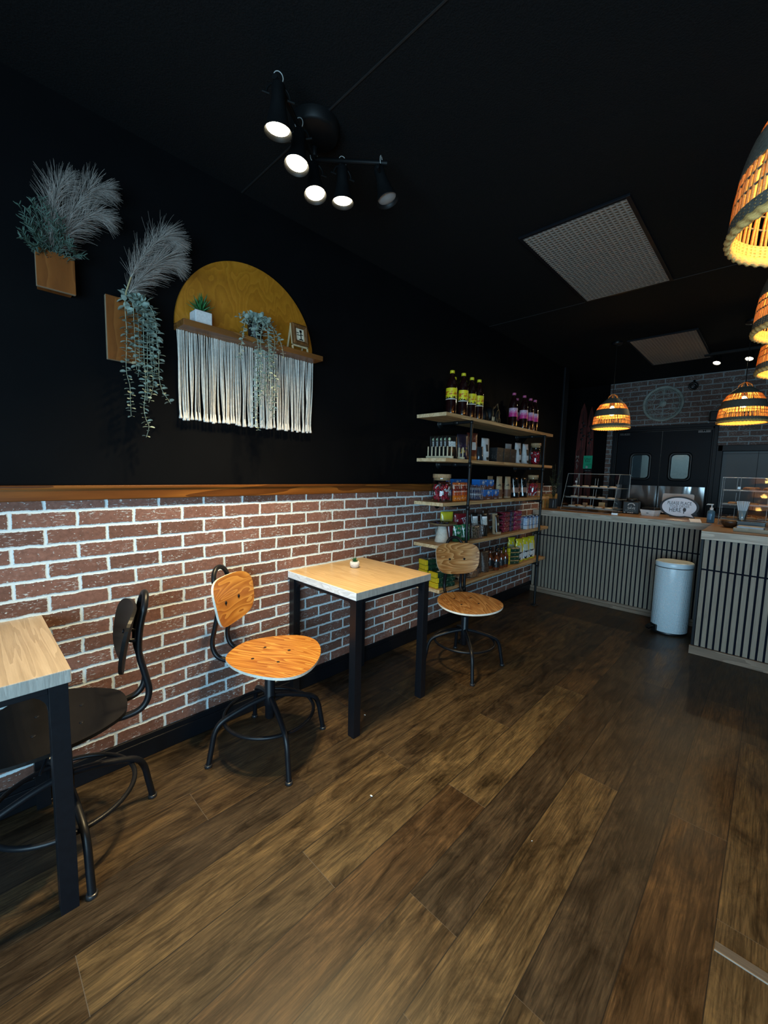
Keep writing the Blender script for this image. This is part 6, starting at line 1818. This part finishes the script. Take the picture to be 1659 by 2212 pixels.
def hand(a, L, w):
    mb = MB(); mb.prism([(-w, 0.02), (-w*0.6, L*0.8), (0, L), (w*0.6, L*0.8), (w, 0.02)], 0.0, 0.003, M=Matrix.Translation((0, -0.028, 0)) @ Matrix.Rotation(a, 4, 'Y') @ XZ)
    return mb
hand(math.radians(-128), 0.115, 0.008).build('hour_hand', ver, t)
hand(math.radians(-34), 0.105, 0.004).build('minute_hand', ver, t)

t = thing('security_camera', 'small black dome camera under the ceiling on the brick wall', 'camera', (1.166, 6.68, 2.585))
MB().tube([(0, 0.07, 0.075), (0, 0.03, 0.072), (0, 0.01, 0.035)], 0.012, 10).build('bracket', M['black_plastic'], t)
T = Matrix.Rotation(0.35, 4, 'X') @ Matrix.Rotation(PI/2, 4, 'X')
MB().lathe([(0.0001,-0.05),(0.044,-0.05),(0.052,-0.02),(0.052,0.02),(0.046,0.034),(0.034,0.034),(0.030,0.024),(0.0001,0.024)], 28, M=T).build('housing', M['black_plastic'], t)
MB().lathe([(0.022,0.024),(0.024,0.034),(0.016,0.036),(0.016,0.030),(0.0001,0.034)], 24, M=T).build('lens', plain('grey_lens_ring', (0.10,0.10,0.11), 0.2, metal=0.5), t)
t = thing('wall_speaker', 'small black bracketed loudspeaker on brick wall left of right pendant', 'speaker', (1.475, 6.62, 2.155), 0.25)
mb = MB(); mb.box(-0.11, 0.09, -0.06, 0.03, -0.045, 0.075); mb.build('cabinet', M['black_plastic'], t, bevel=0.008)
mb = MB(); mb.tube([(-0.01, 0.03, 0.04), (-0.01, 0.118, 0.04)], 0.012, 8); mb.build('bracket', M['black_plastic'], t)
MB().box(-0.095, 0.075, -0.064, -0.060, -0.035, 0.065).build('grille', plain('dark_grille', (0.02,0.02,0.022), 0.6), t)

# surfboard-shaped wooden signs in the dark corner and the green delivery notice
red = wood('dark_red_carved_wood', [(0.035,0.007,0.006), (0.10,0.018,0.015), (0.16,0.034,0.028)], 'Z', 14, 0.1, 0.5, 0.45)
def surf(label, x, w, z0, z1, letters):
    t = thing('surfboard', label, 'surfboard', (x, YB-0.03, 0), 0.0, 'surfboards in the dark corner')
    P = []
    H_ = z1 - z0
    for i in range(25):
        v = i/24; P.append((w/2*(0.72+0.28*math.sin(PI*min(1.0, v/0.62)/2)) if v < 0.62 else w/2*math.sqrt(max(0.0, 1-((v-0.62)/0.38)**2.2)), z0 + H_*v))
    P = P + [(-p[0], p[1]) for p in reversed(P[:-1])]
    mb = MB(); mb.prism(P, -0.014, 0.014, M=XZ); mb.build('board', red, t, bevel=0.006)
    mb = MB(); mb.box(-0.004, 0.004, -0.017, -0.0135, z0+0.1, z1-0.12)
    for k in range(6):
        zz = z1-0.30-0.05*k; mb.ball((0.025*math.sin(k*1.9), -0.014, zz), 0.022, 0.003, 0.020, 10)
    mb.build('carving', plain('dark_carving', (0.012,0.004,0.004), 0.5), t)
    lm = plain('grey_letters', (0.30,0.30,0.27), 0.6)
    for k, c in enumerate(letters):
        text_part('letter', c, 0.062, lm, t, (-0.045, -0.0155, 1.675-0.056*k), (PI/2, 0, 0))
    return t
surf('dark red carved surfboard with vertical grey letters, left in dark corner', -0.175, 0.16, 0.0, 2.50, 'MALT')
surf('dark red carved surfboard half behind the green notice in dark corner', -0.062, 0.115, 0.0, 2.44, 'MALT')
t = thing('delivery_notice', 'bright green delivery notice with black lettering beside the surfboards', 'notice', (-0.064, YB-0.05, 1.600), 0.0)
MB().box(-0.064, 0.064, 0.0, 0.002, -0.100, 0.097).build('sheet', plain('bright_green_sheet', (0.010,0.46,0.24), 0.45, var=0.05), t)
bk = plain('black_notice_print', (0.006,0.02,0.012), 0.5)
text_part('lettering', 'Uber', 0.046, bk, t, (-0.002, -0.0006, 0.047), (PI/2, 0, 0))
text_part('lettering', 'Eats', 0.046, bk, t, (-0.002, -0.0006, 0.014), (PI/2, 0, 0))
mb = MB(); mb.box(-0.025, 0.055, -0.001, 0.0, -0.036, -0.031); mb.box(-0.015, 0.055, -0.001, 0.0, -0.062, -0.058); mb.box(0.063, 0.067, -0.001, 0.002, -0.10, -0.04); mb.build('print_lines', bk, t)
MB().lathe([(0.0001, 0), (0.018, 0), (0.018, 0.001), (0.0001, 0.001)], 24, M=Matrix.Translation((-0.013, -0.0002, -0.077)) @ Matrix.Rotation(PI/2, 4, 'X')).build('round_sticker', plain('pale_sticker', (0.5,0.62,0.62), 0.5), t)
MB().box(-0.050, 0.066, 0.0, 0.004, -0.148, -0.104).build('black_strip', M['black_plastic'], t)
text_part('lettering', 'Uber Eats', 0.020, plain('grey_strip_print', (0.3,0.32,0.32), 0.5), t, (0.010, -0.0006, -0.128), (PI/2, 0, 0))

# crumbs on the floor
for (x, y, s, lab) in [(0.490, 1.517, 0.006, 'tiny white crumb on the floor right of the honey chair'), (0.928, 1.140, 0.007, 'tiny white scrap on the open floor in front of the oak table'), (1.503, 1.423, 0.003, 'smallest white crumb on the floor toward the right')]:
    o = MB().ball((0, 0, s*0.4), s, s*0.5, s*0.4, 8).build('floor_crumb', M['white_matte'], None, loc=(x, y, 0), rot=(0, 0, x*7))
    tag(o, lab, 'crumb')
